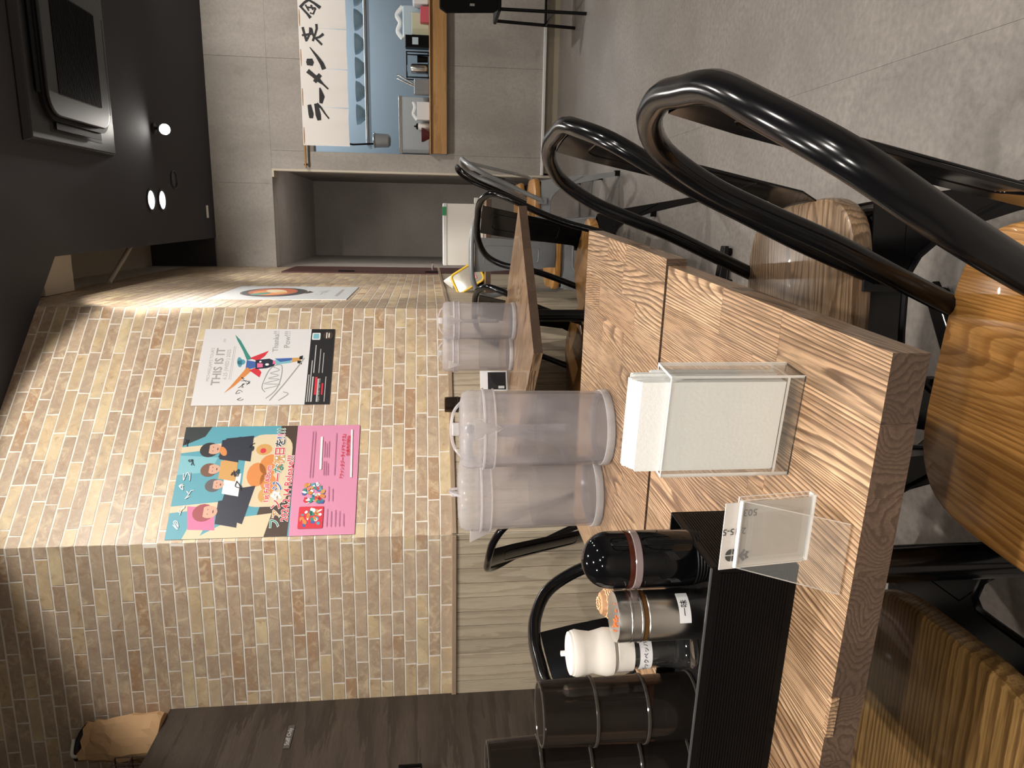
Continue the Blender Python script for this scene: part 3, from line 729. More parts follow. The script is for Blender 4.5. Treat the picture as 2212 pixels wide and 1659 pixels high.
# ------------------------------------------------------------------ napkin holder and napkins
NA = math.radians(-7.7)
nh = thing('napkin_holder', 'clear acrylic napkin holder box at the front of the napkin table', 'napkin holder', (-.207, .553, TZ), NA)
def slab(x0, x1, y0, y1, z0, z1):
    mb = MB().box(x0, x1, y0, y1, z0, z1); d_ = (x1 - x0, y1 - y0, z1 - z0); ax_ = d_.index(min(d_))
    fax = [2, 2, 1, 1, 0, 0]
    for i in range(6): mb.m[i] = 0 if fax[i] == ax_ else 1
    return mb
NW, ND, NH = .0898, .036, .113
for nm, s_ in (('front_pane', (0, NW, 0, .0022, .0, NH)), ('back_pane', (0, NW, ND - .0022, ND, 0, NH)), ('side_pane', (0, .0022, .0022, ND - .0022, 0, NH)), ('side_pane', (NW - .0022, NW, .0022, ND - .0022, 0, NH)), ('bottom_pane', (.0022, NW - .0022, .0022, ND - .0022, .012, .0142))):
    obj(nm, slab(*s_), [mAcryl, mAcrylEdge], nh)
nk = thing('paper_napkins', 'thick stack of white folded paper napkins standing in the acrylic holder', 'napkins', (-.207, .553, TZ + .0145), NA)
rs = random.Random(2); y = .0032
for i in range(22):
    th = .00128; x0 = .004 + rs.uniform(0, .002) + (.002 if i > 12 else 0); hgt = .129 - .0009 * abs(i - 10) + rs.uniform(-.0012, .0012) - (.014 if i > 16 else 0); ww = .078
    mb = MB().box(x0, x0 + ww, y, y + th * .82, 0, hgt)
    if i == 0: pass
    obj('napkin', mb, mNapkin, nk)
    y += th

# ------------------------------------------------------------------ black ribbed condiment box
BA = math.radians(-3.6)
cb = thing('condiment_box', 'black ribbed plastic box holding the seasonings on the napkin table', 'box', (-.2745, .5195, TZ), BA)
BL, BD, BH = .345, .104, .0755           # extends to local -x
def ribbed(axis):
    mb = MB(); n = 25; z0 = .006
    for i in range(n):
        za = z0 + (BH - .012) * i / n; zb = za + (BH - .012) / n * .55
        if axis == 'f': mb.box(-BL + .004, -.004, -.0006, .0003, za, zb)
        elif axis == 'r': mb.box(-.0003, .0006, .004, BD - .004, za, zb)
    return mb
obj('front_wall', MB().box(-BL, 0, 0, .0022, 0, BH), mBlackMatte, cb, bevel=.0008)
obj('back_wall', MB().box(-BL, 0, BD - .0022, BD, 0, BH), mBlackMatte, cb, bevel=.0008)
obj('side_wall', MB().box(-.0022, 0, .0022, BD - .0022, 0, BH), mBlackMatte, cb, bevel=.0008)
obj('side_wall', MB().box(-BL, -BL + .0022, .0022, BD - .0022, 0, BH), mBlackMatte, cb, bevel=.0008)
obj('inner_floor', MB().box(-BL + .0022, -.0022, .0022, BD - .0022, .056, .0585), mBlackMatte, cb)
for a_ in ('f', 'r'): ob = obj('ribs', ribbed(a_), mBlackMatte, cb); ob['kind'] = 'stuff'
obj('rim', MB().box(-BL, .0, -.0006, .0016, BH - .0004, BH + .0010), plain('rim_highlight', (.06, .06, .06), .25), cb)  # lighter strip paints a highlight along the front top edge
BZ = TZ + .0587
# black dome bottle
bt = thing('dome_bottle', 'glossy black dome-topped dispenser with a red-brown band', 'dispenser', (-.2925, .578, BZ))
r_ = .0252
mGloss = plain('gloss_black', (.003, .003, .0035), .06, 0, .35)
obj('base', MB().lathe([(.0215, 0)] + sum([[(.0215 + .0007 * k, .003 * k + .0006), (.0222 + .0007 * k, .003 * k + .0016), (.0215 + .0007 * k, .003 * k + .0026)] for k in range(5)], []) + [(.0248, .016)], 48), mBlackMatte, bt, smooth=True)
obj('body', MB().lathe([(.0246, .016), (r_, .0175), (r_, .062), (.0248, .0632)], 48), mGloss, bt, smooth=True)
obj('clear_band', MB().lathe([(.0252, .0634), (.0258, .064), (.0258, .0695), (.0250, .0702)], 48), plain('mauve_band', (.22, .17, .17), .12, 0, .6), bt, smooth=True)
obj('brown_band', MB().lathe([(.0248, .0702), (.0252, .0704), (.0252, .0745), (.0248, .0752)], 48), plain('brown_band', (.045, .009, .004), .12, 0, .5), bt, smooth=True)
dome = [(r_, .0752), (r_, .088)] + [(r_ * math.cos(a), .088 + .0245 * math.sin(a)) for a in [i * PI / 2 / 10 for i in range(1, 10)]] + [(.0005, .1127)]
obj('dome_lid', MB().lathe(dome, 48), mGloss, bt, smooth=True)
# stainless shaker
sk = thing('spice_shaker', 'stainless steel shaker with a white paper label and orange spice on its lid', 'shaker', (-.3385, .561, BZ))
obj('body', MB().lathe([(.0215, 0), (.0224, .0015), (.0224, .0585), (.0215, .0595)], 48), mSteel, sk, smooth=True)
obj('seal_ring', MB().lathe([(.0218, .0595), (.0222, .060), (.0222, .063), (.0216, .0635)], 48), plain('amber_seal', (.10, .045, .012), .15), sk, smooth=True)
ld = obj('lid', MB().lathe([(.0222, .0635), (.0229, .0642), (.0229, .0655), (.0224, .066), (.0224, .0725), (.0229, .073), (.0229, .0745), (.0224, .075), (.0224, .083), (.0215, .0855), (.012, .0875), (.0005, .088)], 48), mSteel, sk, smooth=True)
hb = MB(); rs = random.Random(9); fa0 = math.atan2(-.563, .3415) - .35
for k in range(26):
    a = fa0 + rs.gauss(0, .55); q = rs.uniform(.009, .0185); hb.box(q * math.cos(a) - .0005, q * math.cos(a) + .0006, q * math.sin(a) - .0006, q * math.sin(a) + .0005, .0885 - q * .09, .0893 - q * .09)
hp_ = obj('spice_flakes', hb, plain('chili_orange', (.75, .16, .02), .7), ld); hp_['kind'] = 'stuff'
def wrap_label(parent, R_, a0, a1, z0, z1, mat):
    mb = MB(); n = 12
    for rr in (R_, R_ + .00025):
        for zz in (z0, z1):
            for i in range(n + 1):
                a = a0 + (a1 - a0) * i / n; mb.v.append((rr * math.cos(a), rr * math.sin(a), zz))
    q = n + 1
    for i in range(n):
        mb.f += [(i, i + 1, q + i + 1, q + i), (2 * q + i, 3 * q + i, 3 * q + i + 1, 2 * q + i + 1), (q + i, q + i + 1, 3 * q + i + 1, 3 * q + i), (i, 2 * q + i, 2 * q + i + 1, i + 1)]; mb.m += [0] * 4
    mb.f += [(0, q, 3 * q, 2 * q), (n, 2 * q + n, 3 * q + n, q + n)]; mb.m += [0, 0]
    return obj('paper_label', mb, mat, parent, smooth=True)
def wrap_text(body, size, parent, R_, ac, z, mat, italic=0):
    o = lettering(body, size, 0, 0, 0, mat, parent, 'CENTER', depth=.00005)
    for v in o.data.vertices:
        a = ac + v.co.x / R_; rr = R_ + .0004 + v.co.z; zz = z + v.co.y
        v.co = (rr * math.cos(a), rr * math.sin(a), zz)
    return o
fa = math.atan2(-.563, .3415)     # direction towards the viewer's side of the table
lb = wrap_label(sk, .0225, fa - .42 + .05, fa + .78 + .05, .0225, .0325, mPaper); wrap_text('一味', .0070, lb, .0227, fa + .20, .0275, mInk)
# pepper mill
ml = thing('pepper_mill', 'pepper mill with an ivory top, clear body and handwritten paper label', 'pepper mill', (-.3885, .585, BZ))
mIvory = plain('ivory_plastic', (.72, .68, .62), .35, var=.02)
obj('glass_body', MB().lathe([(.0005, .0), (.0165, .0), (.0195, .002), (.0200, .006), (.0185, .011), (.0195, .015), (.0175, .022), (.0165, .030), (.0165, .063), (.0155, .063), (.0152, .030), (.0140, .0225), (.0005, .0215)], 44, capb=False, capt=False), clear('mill_glass', (.93, .93, .92), .9, .03, (.85, .85, .85), 1.7, .012, .75), ml, smooth=True)
pc = MB(); rs = random.Random(4)
for k in range(260):
    a = rs.uniform(0, 6.28); q = .0140 * math.sqrt(rs.uniform(.2, 1)); z_ = rs.uniform(.0245, .0585); s_ = rs.uniform(.0011, .0017); cx_, cy_ = q * math.cos(a), q * math.sin(a)
    mi = 1 if rs.random() < .13 else 0
    pc.add([(cx_, cy_, z_ + s_), (cx_ + s_, cy_, z_), (cx_, cy_ + s_, z_), (cx_ - s_, cy_, z_), (cx_, cy_ - s_, z_), (cx_, cy_, z_ - s_)], [(0, 1, 2), (0, 2, 3), (0, 3, 4), (0, 4, 1), (5, 2, 1), (5, 3, 2), (5, 4, 3), (5, 1, 4)], mi)
pco = obj('peppercorns', pc, [plain('peppercorn_black', (.02, .014, .01), .6), plain('peppercorn_tan', (.30, .22, .12), .6)], ml); pco['kind'] = 'stuff'
obj('pepper_core', MB().lathe([(.0138, .024), (.0138, .060)], 24), plain('pepper_dark', (.012, .009, .007), .7), ml, smooth=True)
obj('collar', MB().lathe([(.0168, .0605), (.0182, .061), (.0186, .0755), (.0178, .0765)], 44), mIvory, ml, smooth=True)
gk = obj('grinder_head', MB().lathe([(.0180, .0768), (.0212, .080), (.0216, .086), (.0198, .093), (.0186, .099), (.0198, .107), (.0210, .113), (.0200, .1165), (.0195, .1165), (.0190, .119), (.0178, .1195), (.0168, .117), (.0005, .1165)], 44), mIvory, ml, smooth=True)
obj('grinder_core', MB().lathe([(.0085, .1166), (.0085, .119), (.0025, .1195), (.0025, .1265), (.0005, .127)], 20), mPaper, gk, smooth=True)
lb = wrap_label(ml, .0168, fa - 1.75, fa + .85, .0445, .0560, mPaper); wrap_text('ブラックペッパー', .0052, lb, .0170, fa - .45, .0502, mInk)
# jar with tan mesh cap behind
jr = thing('mesh_cap_jar', 'small dark jar with a tan crumbly mesh cap behind the steel shaker', 'jar', (-.3525, .6085, BZ))
obj('jar_body', MB().lathe([(.0135, 0), (.0145, .002), (.0145, .070), (.013, .072)], 32), mSmokeRim, jr, smooth=True)
jc = MB()
for k in range(9):
    z_ = .074 + k * .0016; q = .0152 * math.cos(min(1.2, k * .16)); jc.tube([(q * math.cos(a), q * math.sin(a), z_ + (.0008 if i % 2 else 0)) for i, a in enumerate([2 * PI * i / 22 for i in range(22)])], .0009, 5, True)
jco = obj('mesh_cap', jc, plain('tan_mesh', (.55, .33, .18), .6), jr); jco['kind'] = 'stuff'
obj('cap_core', MB().lathe([(.0140, .072), (.0140, .078), (.010, .0855), (.0005, .087)], 24), plain('tan_core', (.36, .19, .09), .7), jr, smooth=True)

# smoky cups stacked upside down
cup_me = MB().lathe([(.0302, 0), (.0310, .0008), (.0310, .0022), (.0302, .003), (.0290, .049), (.0280, .0502), (.0005, .0502), (.0005, .0478), (.0270, .0478), (.0284, .0035), (.0288, 0)], 48, capb=False, capt=False)
rim_me = MB().lathe([(.0285, .0), (.0305, -.0004), (.0313, .0006), (.0313, .0024), (.0304, .0032)], 48, capb=False, capt=False).mesh('rim', mSmokeRim, True)
foot_me = MB().lathe([(.0283, .0490), (.0287, .0506), (.0272, .0512), (.0262, .0504)], 48, capb=False, capt=False).mesh('foot_ring', mSmokeRim, True)
cup_me = cup_me.mesh('cup_wall', mSmoke, True)
def cup_stack(x, y, z, n, what, group):
    names = ['bottom', 'second lowest', 'middle', 'second highest', 'top'] if n == 5 else ['bottom', 'second lowest', 'second highest', 'top'] if n == 4 else ['bottom', 'middle', 'top']
    for k in range(n):
        t = thing('smoky_cup', 'smoky brown upturned cup, %s of the stack %s' % (names[k], what), 'cup', (x, y, z + .0005 + k * .0474), k * .4, group)
        link('cup_wall', cup_me, t); link('rim', rim_me, t); link('foot_ring', foot_me, t)
cup_stack(-.4465, .579, BZ, 3, 'beside the pepper mill', 'cups stacked in the condiment box')
cup_stack(-.5130, .586, BZ, 4, 'at the end of the black box', 'cups stacked in the condiment box')

# ------------------------------------------------------------------ acrylic card stand
CA = math.radians(-3.2)
cs = thing('card_stand', 'clear acrylic easel stand leaning before the black box', 'card stand', (-.264, .5155, TZ), CA)
CW = .0575
def sheet4(a, b, c_, d_, th, nrm):
    nv = Vector(nrm).normalized() * th; vs = [Vector(p) for p in (a, b, c_, d_)]
    mb = MB(); mb.hexa([tuple(v) for v in vs] + [tuple(v + nv) for v in vs])
    mb.m = [0, 0, 1, 1, 1, 1]; return mb
obj('back_pane', sheet4((0, -.0045, .001), (CW, -.0045, .001), (CW, -.0115, .064), (0, -.0115, .064), .0015, (0, -1, -.1)), [mAcryl, mAcrylEdge], cs)
obj('rear_pane', sheet4((0, .0005, .001), (CW, .0005, .001), (CW, -.0065, .064), (0, -.0065, .064), .0015, (0, 1, .1)), [mAcryl, mAcrylEdge], cs)
obj('bottom_fold', MB().box(0, CW, -.0062, .0022, 0, .0016), mAcrylEdge, cs)
obj('front_leg', sheet4((0, -.0130, .0635), (CW, -.0130, .0635), (CW, -.056, .001), (0, -.056, .001), .0018, (0, -.8, .6)), [mAcryl, mAcrylEdge], cs)
obj('top_fold', MB().tube([(0, -.0125, .0645), (CW, -.0125, .0645)], .0017, 8), mAcrylEdge, cs, smooth=True)
cd = thing('menu_card', 'white card with grey upside-down lettering standing in the acrylic easel', 'card', (-.264, .5155, TZ + .0022), CA)
obj('card_sheet', sheet4((-.003, -.0030, .0), (CW - .003, -.0030, .0), (CW - .003, -.0112, .0745), (-.003, -.0112, .0745), .0008, (0, 1, .1)), plain('card_white', (.62, .58, .54), .6, var=.02), cd)
obj('blank_panel', sheet4((.006, -.0036, .006), (CW - .013, -.0036, .006), (CW - .013, -.0082, .049), (.006, -.0082, .049), .0002, (0, -1, -.1)), plain('card_panel', (.55, .49, .44), .6), cd)
cl = link('print', None, cd); cl.empty_display_size = .01
cl.matrix_basis = frame((-.003, -.0032, .0), (1, 0, 0), (0, -.0082, .0745))
mGreyInk = plain('grey_ink', (.05, .045, .045), .6)
cdn = [o for o in cd.children if o.name.startswith('card_sheet')][0]
bpy.data.objects.remove(cl)
cmw = frame((-.003, -.0034, .0), (1, 0, 0), (0, -.0082, .0745))
def onto(o, m): o.data.transform(m); return o
onto(lettering('2-15-5', .0078, .0335, .0655, .0003, mGreyInk, cdn, 'CENTER', rot=PI / 2, depth=.00004), cmw)
onto(lettering('503', .0085, .049, .0535, .0003, mGreyInk, cdn, 'CENTER', rot=PI / 2, depth=.00004), cmw)
onto(obj('emblem', MB().prism(ell(.0125, .0655, .0052, .0052, 28), .0001, .0003), mGreyInk, cdn), cmw) if False else None
em = MB()
for a0 in range(4):
    em.prism([(.0125 + .0006 * (1 if a0 in (0, 3) else -1), .0655 + .0006 * (1 if a0 < 2 else -1))] + [(.0125 + .0006 * (1 if a0 in (0, 3) else -1) + .0048 * math.cos(a0 * PI / 2 + i * PI / 12), .0655 + .0006 * (1 if a0 < 2 else -1) + .0048 * math.sin(a0 * PI / 2 + i * PI / 12)) for i in range(7)], .0001, .0003)
o = obj('emblem', em, mGreyInk, cdn); onto(o, cmw)
mk = MB().stroke([(.007, .054, .002), (.011, .0575, .003), (.0165, .0545, .0015)], .0001, .0003).stroke([(.009, .0505, .0015), (.0115, .055, .002), (.0145, .0505, .0015)], .0001, .0003).stroke([(.008, .0525, .001), (.015, .0525, .001)], .0001, .0003)
onto(obj('emblem', mk, mGreyInk, cdn), cmw)

# things on the wall table
cup_stack(-.685, 2.672, TZ, 5, 'on the wall table', 'cups stacked on the wall table')
mt = thing('menu_stand', 'small white menu stand with a black panel on the wall table', 'card stand', (-.60, 2.70, TZ), math.radians(25))
obj('board', MB().box(-.04, .04, 0, .003, 0, .105), mPaper, mt); obj('black_panel', MB().box(-.034, .034, -.001, 0, .006, .075), mInk, mt)
obj('foot', MB().box(-.04, .04, -.03, .03, 0, .002), mAcryl, mt)
obj('print_strip', MB().box(-.03, -.02, -.0016, -.001, .012, .035), mPaper, mt)

# ------------------------------------------------------------------ posters
def poster(label, origin, right, w, h, base):
    mw = frame(origin, right); t = tag(obj('poster', MB().box(0, w, 0, h, .0034, .0042), base, mw=mw), label, 'poster'); return t
ZS = [.0043]
def patch(p, polys, mat, name='print_patch', dz=.00003):
    ZS[0] += dz; mb = MB()
    for q in polys: mb.prism(q, ZS[0], ZS[0] + .00002)
    o = obj(name, mb, mat, p)
    if len(polys) > 1: o['kind'] = 'stuff'
    return o
def ptext(p, *a, **k):
    ZS[0] += .00005; return lettering(*a[:2], a[2], a[3], ZS[0], a[4], p, depth=.00001, **k)
s2 = math.sqrt(.5)
def onB(t, z, off_=0): return (ABx + t * s2 + off_ * s2, ABy + t * s2 - off_ * s2, z)
# album poster: w .447, h .655, photograph above, pink panel below
mTeal = col('teal', (.09, .34, .43)); mPink = col('pink', (.66, .27, .42)); mHot = col('hot_pink', (.78, .16, .33)); mSkin = col('skin', (.62, .36, .26))
mHair = col('hair_black', (.012, .01, .012)); mHairR = col('hair_red', (.32, .05, .06)); mHairB = col('hair_brown', (.16, .07, .04)); mHairG = col('hair_grey', (.10, .09, .10))
mNavy = col('navy', (.012, .016, .035)); mYel = col('yellow', (.60, .33, .10)); mCrm = col('cream', (.66, .56, .38)); mOr = col('pizza', (.66, .24, .06)); mRedI = col('red', (.62, .03, .05))
mGrn = col('green', (.04, .25, .20)); mBlu = col('blue', (.05, .12, .38)); mBrn = col('brown', (.06, .035, .022)); mDkGrn = col('dark', (.02, .03, .03)); mTxt = col('dim_text', (.36, .13, .24)); mWht = col('white', (.82, .82, .82)); mSky = col('pale_teal', (.20, .48, .55))
PW, PH = .452, .657
p1 = poster('glossy band poster with a photo above and a pink panel below', onB(.012, 1.296), (1, 1, 0), PW, PH, mTeal); ZS[0] = .0043
SPL = .238
patch(p1, [[(0, 0), (PW, 0), (PW, SPL + .006), (0, SPL - .006)]], mPink)
patch(p1, [[(0, SPL), (PW, SPL), (PW, .30), (.30, .32), (.12, .345), (0, .37)]], mBrn)
patch(p1, [[(0, .32), (.09, .30), (.075, .43), (0, .56)]], mCrm)
patch(p1, [[(.10, PH), (.125, PH), (.155, .30), (.135, .30)], [(.34, PH), (.365, PH), (.385, .46), (.365, .46)]], mCrm)
patch(p1, [[(.0, .60), (.07, .575), (.06, .52), (0, .545)]], mCrm)
patch(p1, [[(.25, PH), (.33, PH), (.32, .52), (.26, .54)]], mSky)
patch(p1, [[(.37, PH), (PW, PH), (PW, .56), (.41, .58)]], mDkGrn)
patch(p1, [[(.035, .585), (.125, .60), (.115, .505), (.03, .492)]], mHot)
patch(p1, [rrect(.30, .17, .06, 5, .265, .335)], mCrm)                       # table of food
patch(p1, [ell(.245, .372, .05, .035, 14), ell(.21, .325, .045, .03, 14, .4), ell(.285, .325, .045, .04, 14, -.3)], mOr)
patch(p1, [ell(.35, .355, .024, .03, 14)], mYel); patch(p1, [ell(.345, .358, .011, .011, 12)], mRedI)
patch(p1, [ell(.16, .335, .028, .022, 14)], mYel)
def person_print(cx, cy, s_, hair, top_, tilt=0):
    patch(p1, [[(cx - .055 * s_, cy - .10 * s_), (cx + .055 * s_, cy - .10 * s_), (cx + .04 * s_, cy - .03 * s_), (cx - .04 * s_, cy - .03 * s_)]], top_)
    patch(p1, [ell(cx, cy + .012 * s_, .031 * s_, .034 * s_, 16)], hair)
    patch(p1, [ell(cx + .003, cy - .006 * s_, .022 * s_, .027 * s_, 16)], mSkin)
    patch(p1, [[(cx - .022 * s_, cy + .012 * s_), (cx + .026 * s_, cy + .012 * s_), (cx + .018 * s_, cy + .028 * s_), (cx - .016 * s_, cy + .028 * s_)]], hair)
    patch(p1, [ell(cx - .005 * s_, cy - .002, .0022, .0016, 8), ell(cx + .011 * s_, cy - .002, .0022, .0016, 8), ell(cx + .003 * s_, cy - .019 * s_, .006 * s_, .0022, 8)], mBrn)
patch(p1, [[(.05, .40), (.20, .37), (.185, .475), (.085, .49)]], mNavy)
person_print(.098, .528, 1.1, mHairR, mNavy)
person_print(.205, .512, .85, mHairG, mWht)
person_print(.268, .535, .9, mHairB, mYel)
patch(p1, [[(.30, .40), (.41, .40), (.40, .50), (.32, .52)]], mNavy)
person_print(.352, .545, 1.0, mHair, mNavy)
patch(p1, [ell(.345, .505, .022, .012, 10, .5)], mOr)
def outlined(txt, size, x, y, m, **k):
    ptext(p1, txt, size, x, y, mWht, bold=.0022, **k); ptext(p1, txt, size, x, y, m, bold=.0006, **k)
outlined('1st Full Album', .026, .13, .325, mRedI, rot=.03)
xx = .028
for ch, m in zip('ファンタジーな祝日を!!!!', (mGrn, mYel, mRedI, mWht, mBlu, mRedI, mGrn, mYel, mRedI, mNavy, mBlu, mHot, mGrn, mGrn)):
    outlined(ch, .042, xx, .284 + xx * .03, m); xx += .0365 if ch != '!' else .0125
outlined('2024.2.14 Release!!!', .036, .055, .252, mRedI, sx=.92)
patch(p1, [rrect(.085, .088, .004, 2, .068, .16)], mRedI)
rs = random.Random(12)
for m in (mWht, mBlu, mYel, mTeal, mRedI, mGrn, mWht, mOr):
    patch(p1, [ell(.068 + rs.uniform(-.032, .032), .16 + rs.uniform(-.034, .034), rs.uniform(.004, .012), rs.uniform(.003, .009), 7, rs.uniform(0, 3)) for _ in range(5)] + [ell(.165 + rs.uniform(-.036, .036), .158 + rs.uniform(-.036, .036), rs.uniform(.004, .012), rs.uniform(.003, .009), 7, rs.uniform(0, 3)) for _ in range(6)], m)
ptext(p1, '『ファンタジーライドマックス』', .0165, .215, .058, mRedI, bold=.0004, sx=.82); ptext(p1, '全曲先行配信', .015, .315, .040, mRedI, bold=.0003)
patch(p1, [[(.225, .02), (.43, .026), (.43, .033), (.225, .027)], [(.26, .135), (.40, .139), (.40, .147), (.26, .143)]], mWht)
patch(p1, [[(x, y), (x + l, y + .002), (x + l, y + .004), (x, y + .002)] for x, y, l in ((.225, .175, .2), (.225, .165, .2), (.235, .125, .06), (.31, .127, .07), (.235, .117, .06), (.31, .119, .06), (.235, .109, .05), (.31, .111, .07), (.235, .085, .18), (.03, .10, .07), (.13, .10, .06), (.03, .085, .06), (.03, .07, .065), (.03, .055, .06), (.13, .085, .05), (.03, .04, .05))], mTxt)
# pen signatures across the poster
def scrib(p, pts, w, m, name='signature'):
    ZS[0] += .00004; mb = MB(); q = catmull([(x, y, 0) for x, y in pts], 4); mb.stroke([(v.x, v.y, w) for v in q], ZS[0], ZS[0] + .00002); return obj(name, mb, m, p)
mWhtPen = col('white_pen', (.80, .82, .82))
for (x, y), m in (((.05, .625), mWhtPen), ((.11, .62), mWhtPen), ((.17, .60), mWhtPen), ((.20, .627), mWhtPen), ((.24, .62), mWhtPen), ((.30, .615), mNavy), ((.36, .40), mNavy), ((.25, .45), mNavy), ((.20, .43), mNavy), ((.38, .64), mNavy)):
    scrib(p1, [(x + rs.uniform(-.02, .02), y + rs.uniform(-.014, .014)) for _ in range(7)], .0026, m)
# white show poster: .374 x .53
QW, QH = .374, .531; FW = .097
p2 = poster('white signed show poster with black footer and colourful dancing figure', onB(.560, 1.421), (1, 1, 0), QW, QH, mPaper); ZS[0] = .0043
patch(p2, [[(0, 0), (QW, 0), (QW, FW), (0, FW)]], mInk)
mGT = col('grey_text', (.36, .35, .33))
ptext(p2, "MICHAELJAM'S TOUR'S", .018, .195, .485, mGT, align='CENTER', sx=.9)
ptext(p2, 'THIS IS IT', .046, .185, .452, mGT, align='CENTER', bold=.0012, sx=.95); ptext(p2, 'on', .018, .305, .447, mGT)
ptext(p2, '6.25 (WED.) 2025', .021, .195, .420, mGT, align='CENTER', sx=.95)
patch(p2, [[(.12, .402), (.285, .402), (.285, .4035), (.12, .4035)], [(.12, .396), (.285, .396), (.285, .397), (.12, .397)]], mGT)
# generic dancer built of coloured patches
DB = [(mBlu, [[(.165, .345), (.215, .345), (.205, .30), (.18, .30)]]), (mTeal, [ell(.205, .372, .026, .010, 12, .2), ell(.205, .365, .014, .016, 12)]),
      (mOr, [[(.18, .34), (.085, .395), (.055, .415), (.09, .378), (.165, .318)]]), (mGrn, [[(.215, .345), (.26, .365), (.315, .395), (.345, .408), (.315, .382), (.25, .345), (.22, .325)]]),
      (mRedI, [[(.165, .33), (.13, .285), (.155, .28), (.18, .30)], [(.225, .335), (.262, .262), (.235, .275), (.21, .30)]]), (mNavy, [[(.17, .305), (.215, .31), (.222, .255), (.205, .225), (.185, .235), (.175, .26)]]),
      (mHot, [[(.178, .30), (.2, .302), (.198, .28), (.18, .278)], [(.195, .24), (.212, .24), (.21, .215), (.196, .215)]]), (mSky, [[(.192, .225), (.215, .235), (.212, .17), (.202, .165)]]),
      (mBlu, [[(.205, .21), (.222, .235), (.226, .15), (.216, .15)]]), (mYel, [[(.203, .165), (.225, .165), (.227, .135), (.212, .128)]]), (mInk, [[(.2, .142), (.212, .142), (.21, .125), (.192, .123)], [(.218, .135), (.232, .136), (.238, .122), (.218, .122)]]), (mWht, [ell(.193, .262, .006, .008, 8), ell(.207, .29, .005, .005, 8)])]
for m, ps in DB: patch(p2, ps, m)
mPen = col('silver_pen', (.34, .36, .35))
scrib(p2, [(.03, .25), (.07, .215), (.13, .20), (.19, .205), (.175, .245), (.12, .265), (.08, .27), (.06, .255)], .0035, mPen)
scrib(p2, [(.02, .235), (.09, .19), (.16, .15), (.225, .115)], .0042, mPen)
scrib(p2, [(.075, .26), (.095, .20), (.10, .265), (.12, .205), (.125, .25), (.14, .21), (.15, .245), (.165, .21), (.18, .235)], .003, mPen)
scrib(p2, [(.02, .20), (.05, .165), (.06, .185)], .0035, mPen)
for x, y in ((.03, .345), (.06, .355), (.09, .35), (.10, .33), (.12, .345)): scrib(p2, [(x + rs.uniform(-.012, .012), y + rs.uniform(-.014, .014)) for _ in range(5)], .002, mInk)
ptext(p2, 'Thanks!!', .032, .255, .235, mPen, rot=.05); ptext(p2, 'Pow!!!', .034, .275, .19, mPen, rot=.05)
mFt = col('footer_text', (.5, .5, .5))
for x, y, l, hh in ((.012, .088, .13, .004), (.012, .080, .2, .004), (.012, .070, .12, .006), (.012, .048, .11, .006), (.012, .02, .12, .003), (.15, .07, .14, .004), (.15, .036, .1, .003), (.15, .05, .12, .003)): patch(p2, [[(x, y), (x + l, y), (x + l, y + hh), (x, y + hh)]], mFt)
patch(p2, [[(.045, .055), (.13, .055), (.13, .064), (.045, .064)], [(.045, .030), (.10, .030), (.10, .036), (.045, .036)]], mRedI)
ptext(p2, 'Open 18:00 / Start 19:00', .011, .012, .045, mFt)
patch(p2, [rrect(.036, .034, .004, 3, .335, .075)], mWht); patch(p2, [rrect(.026, .024, .004, 3, .335, .075)], mSky)
patch(p2, [ell(.340, .026, .021, .021, 20)], mBrn); patch(p2, [[(.325, .03), (.355, .03), (.355, .034), (.325, .034)], [(.328, .02), (.352, .02), (.352, .025), (.328, .025)]], mWht)
# ramen photograph panel on the far brick wall
RWd, RH = .66, .645
p3 = poster('pale grey panel with a ramen bowl photograph on the far brick wall', (BCx, 3.545, 1.415), (0, 1, 0), RWd, RH, col('pale_grey', (.52, .54, .56))); ZS[0] = .0043
obj('panel_edge', MB().box(0, RWd, 0, RH, .0004, .0030), mWht, p3)
patch(p3, [ell(.33, .40, .235, .165, 32)], mBrn); patch(p3, [ell(.33, .40, .225, .155, 32)], mInk); patch(p3, [ell(.35, .41, .19, .12, 32)], col('broth', (.42, .10, .03))); patch(p3, [ell(.31, .42, .13, .08, 24)], mOr)
patch(p3, [ell(.38, .40, .09, .05, 18, .4)], mCrm); patch(p3, [ell(.24, .45, .07, .035, 14, -.4)], mGrn); patch(p3, [ell(.30, .36, .06, .03, 14)], mYel)
patch(p3, [[(.25, .235), (.41, .235), (.33, .20)]], mBrn)
ptext(p3, 'らーめん', .06, .33, .15, mGT, align='CENTER')
patch(p3, [[(.15, .06), (.51, .06), (.51, .075), (.15, .075)]], mGT)

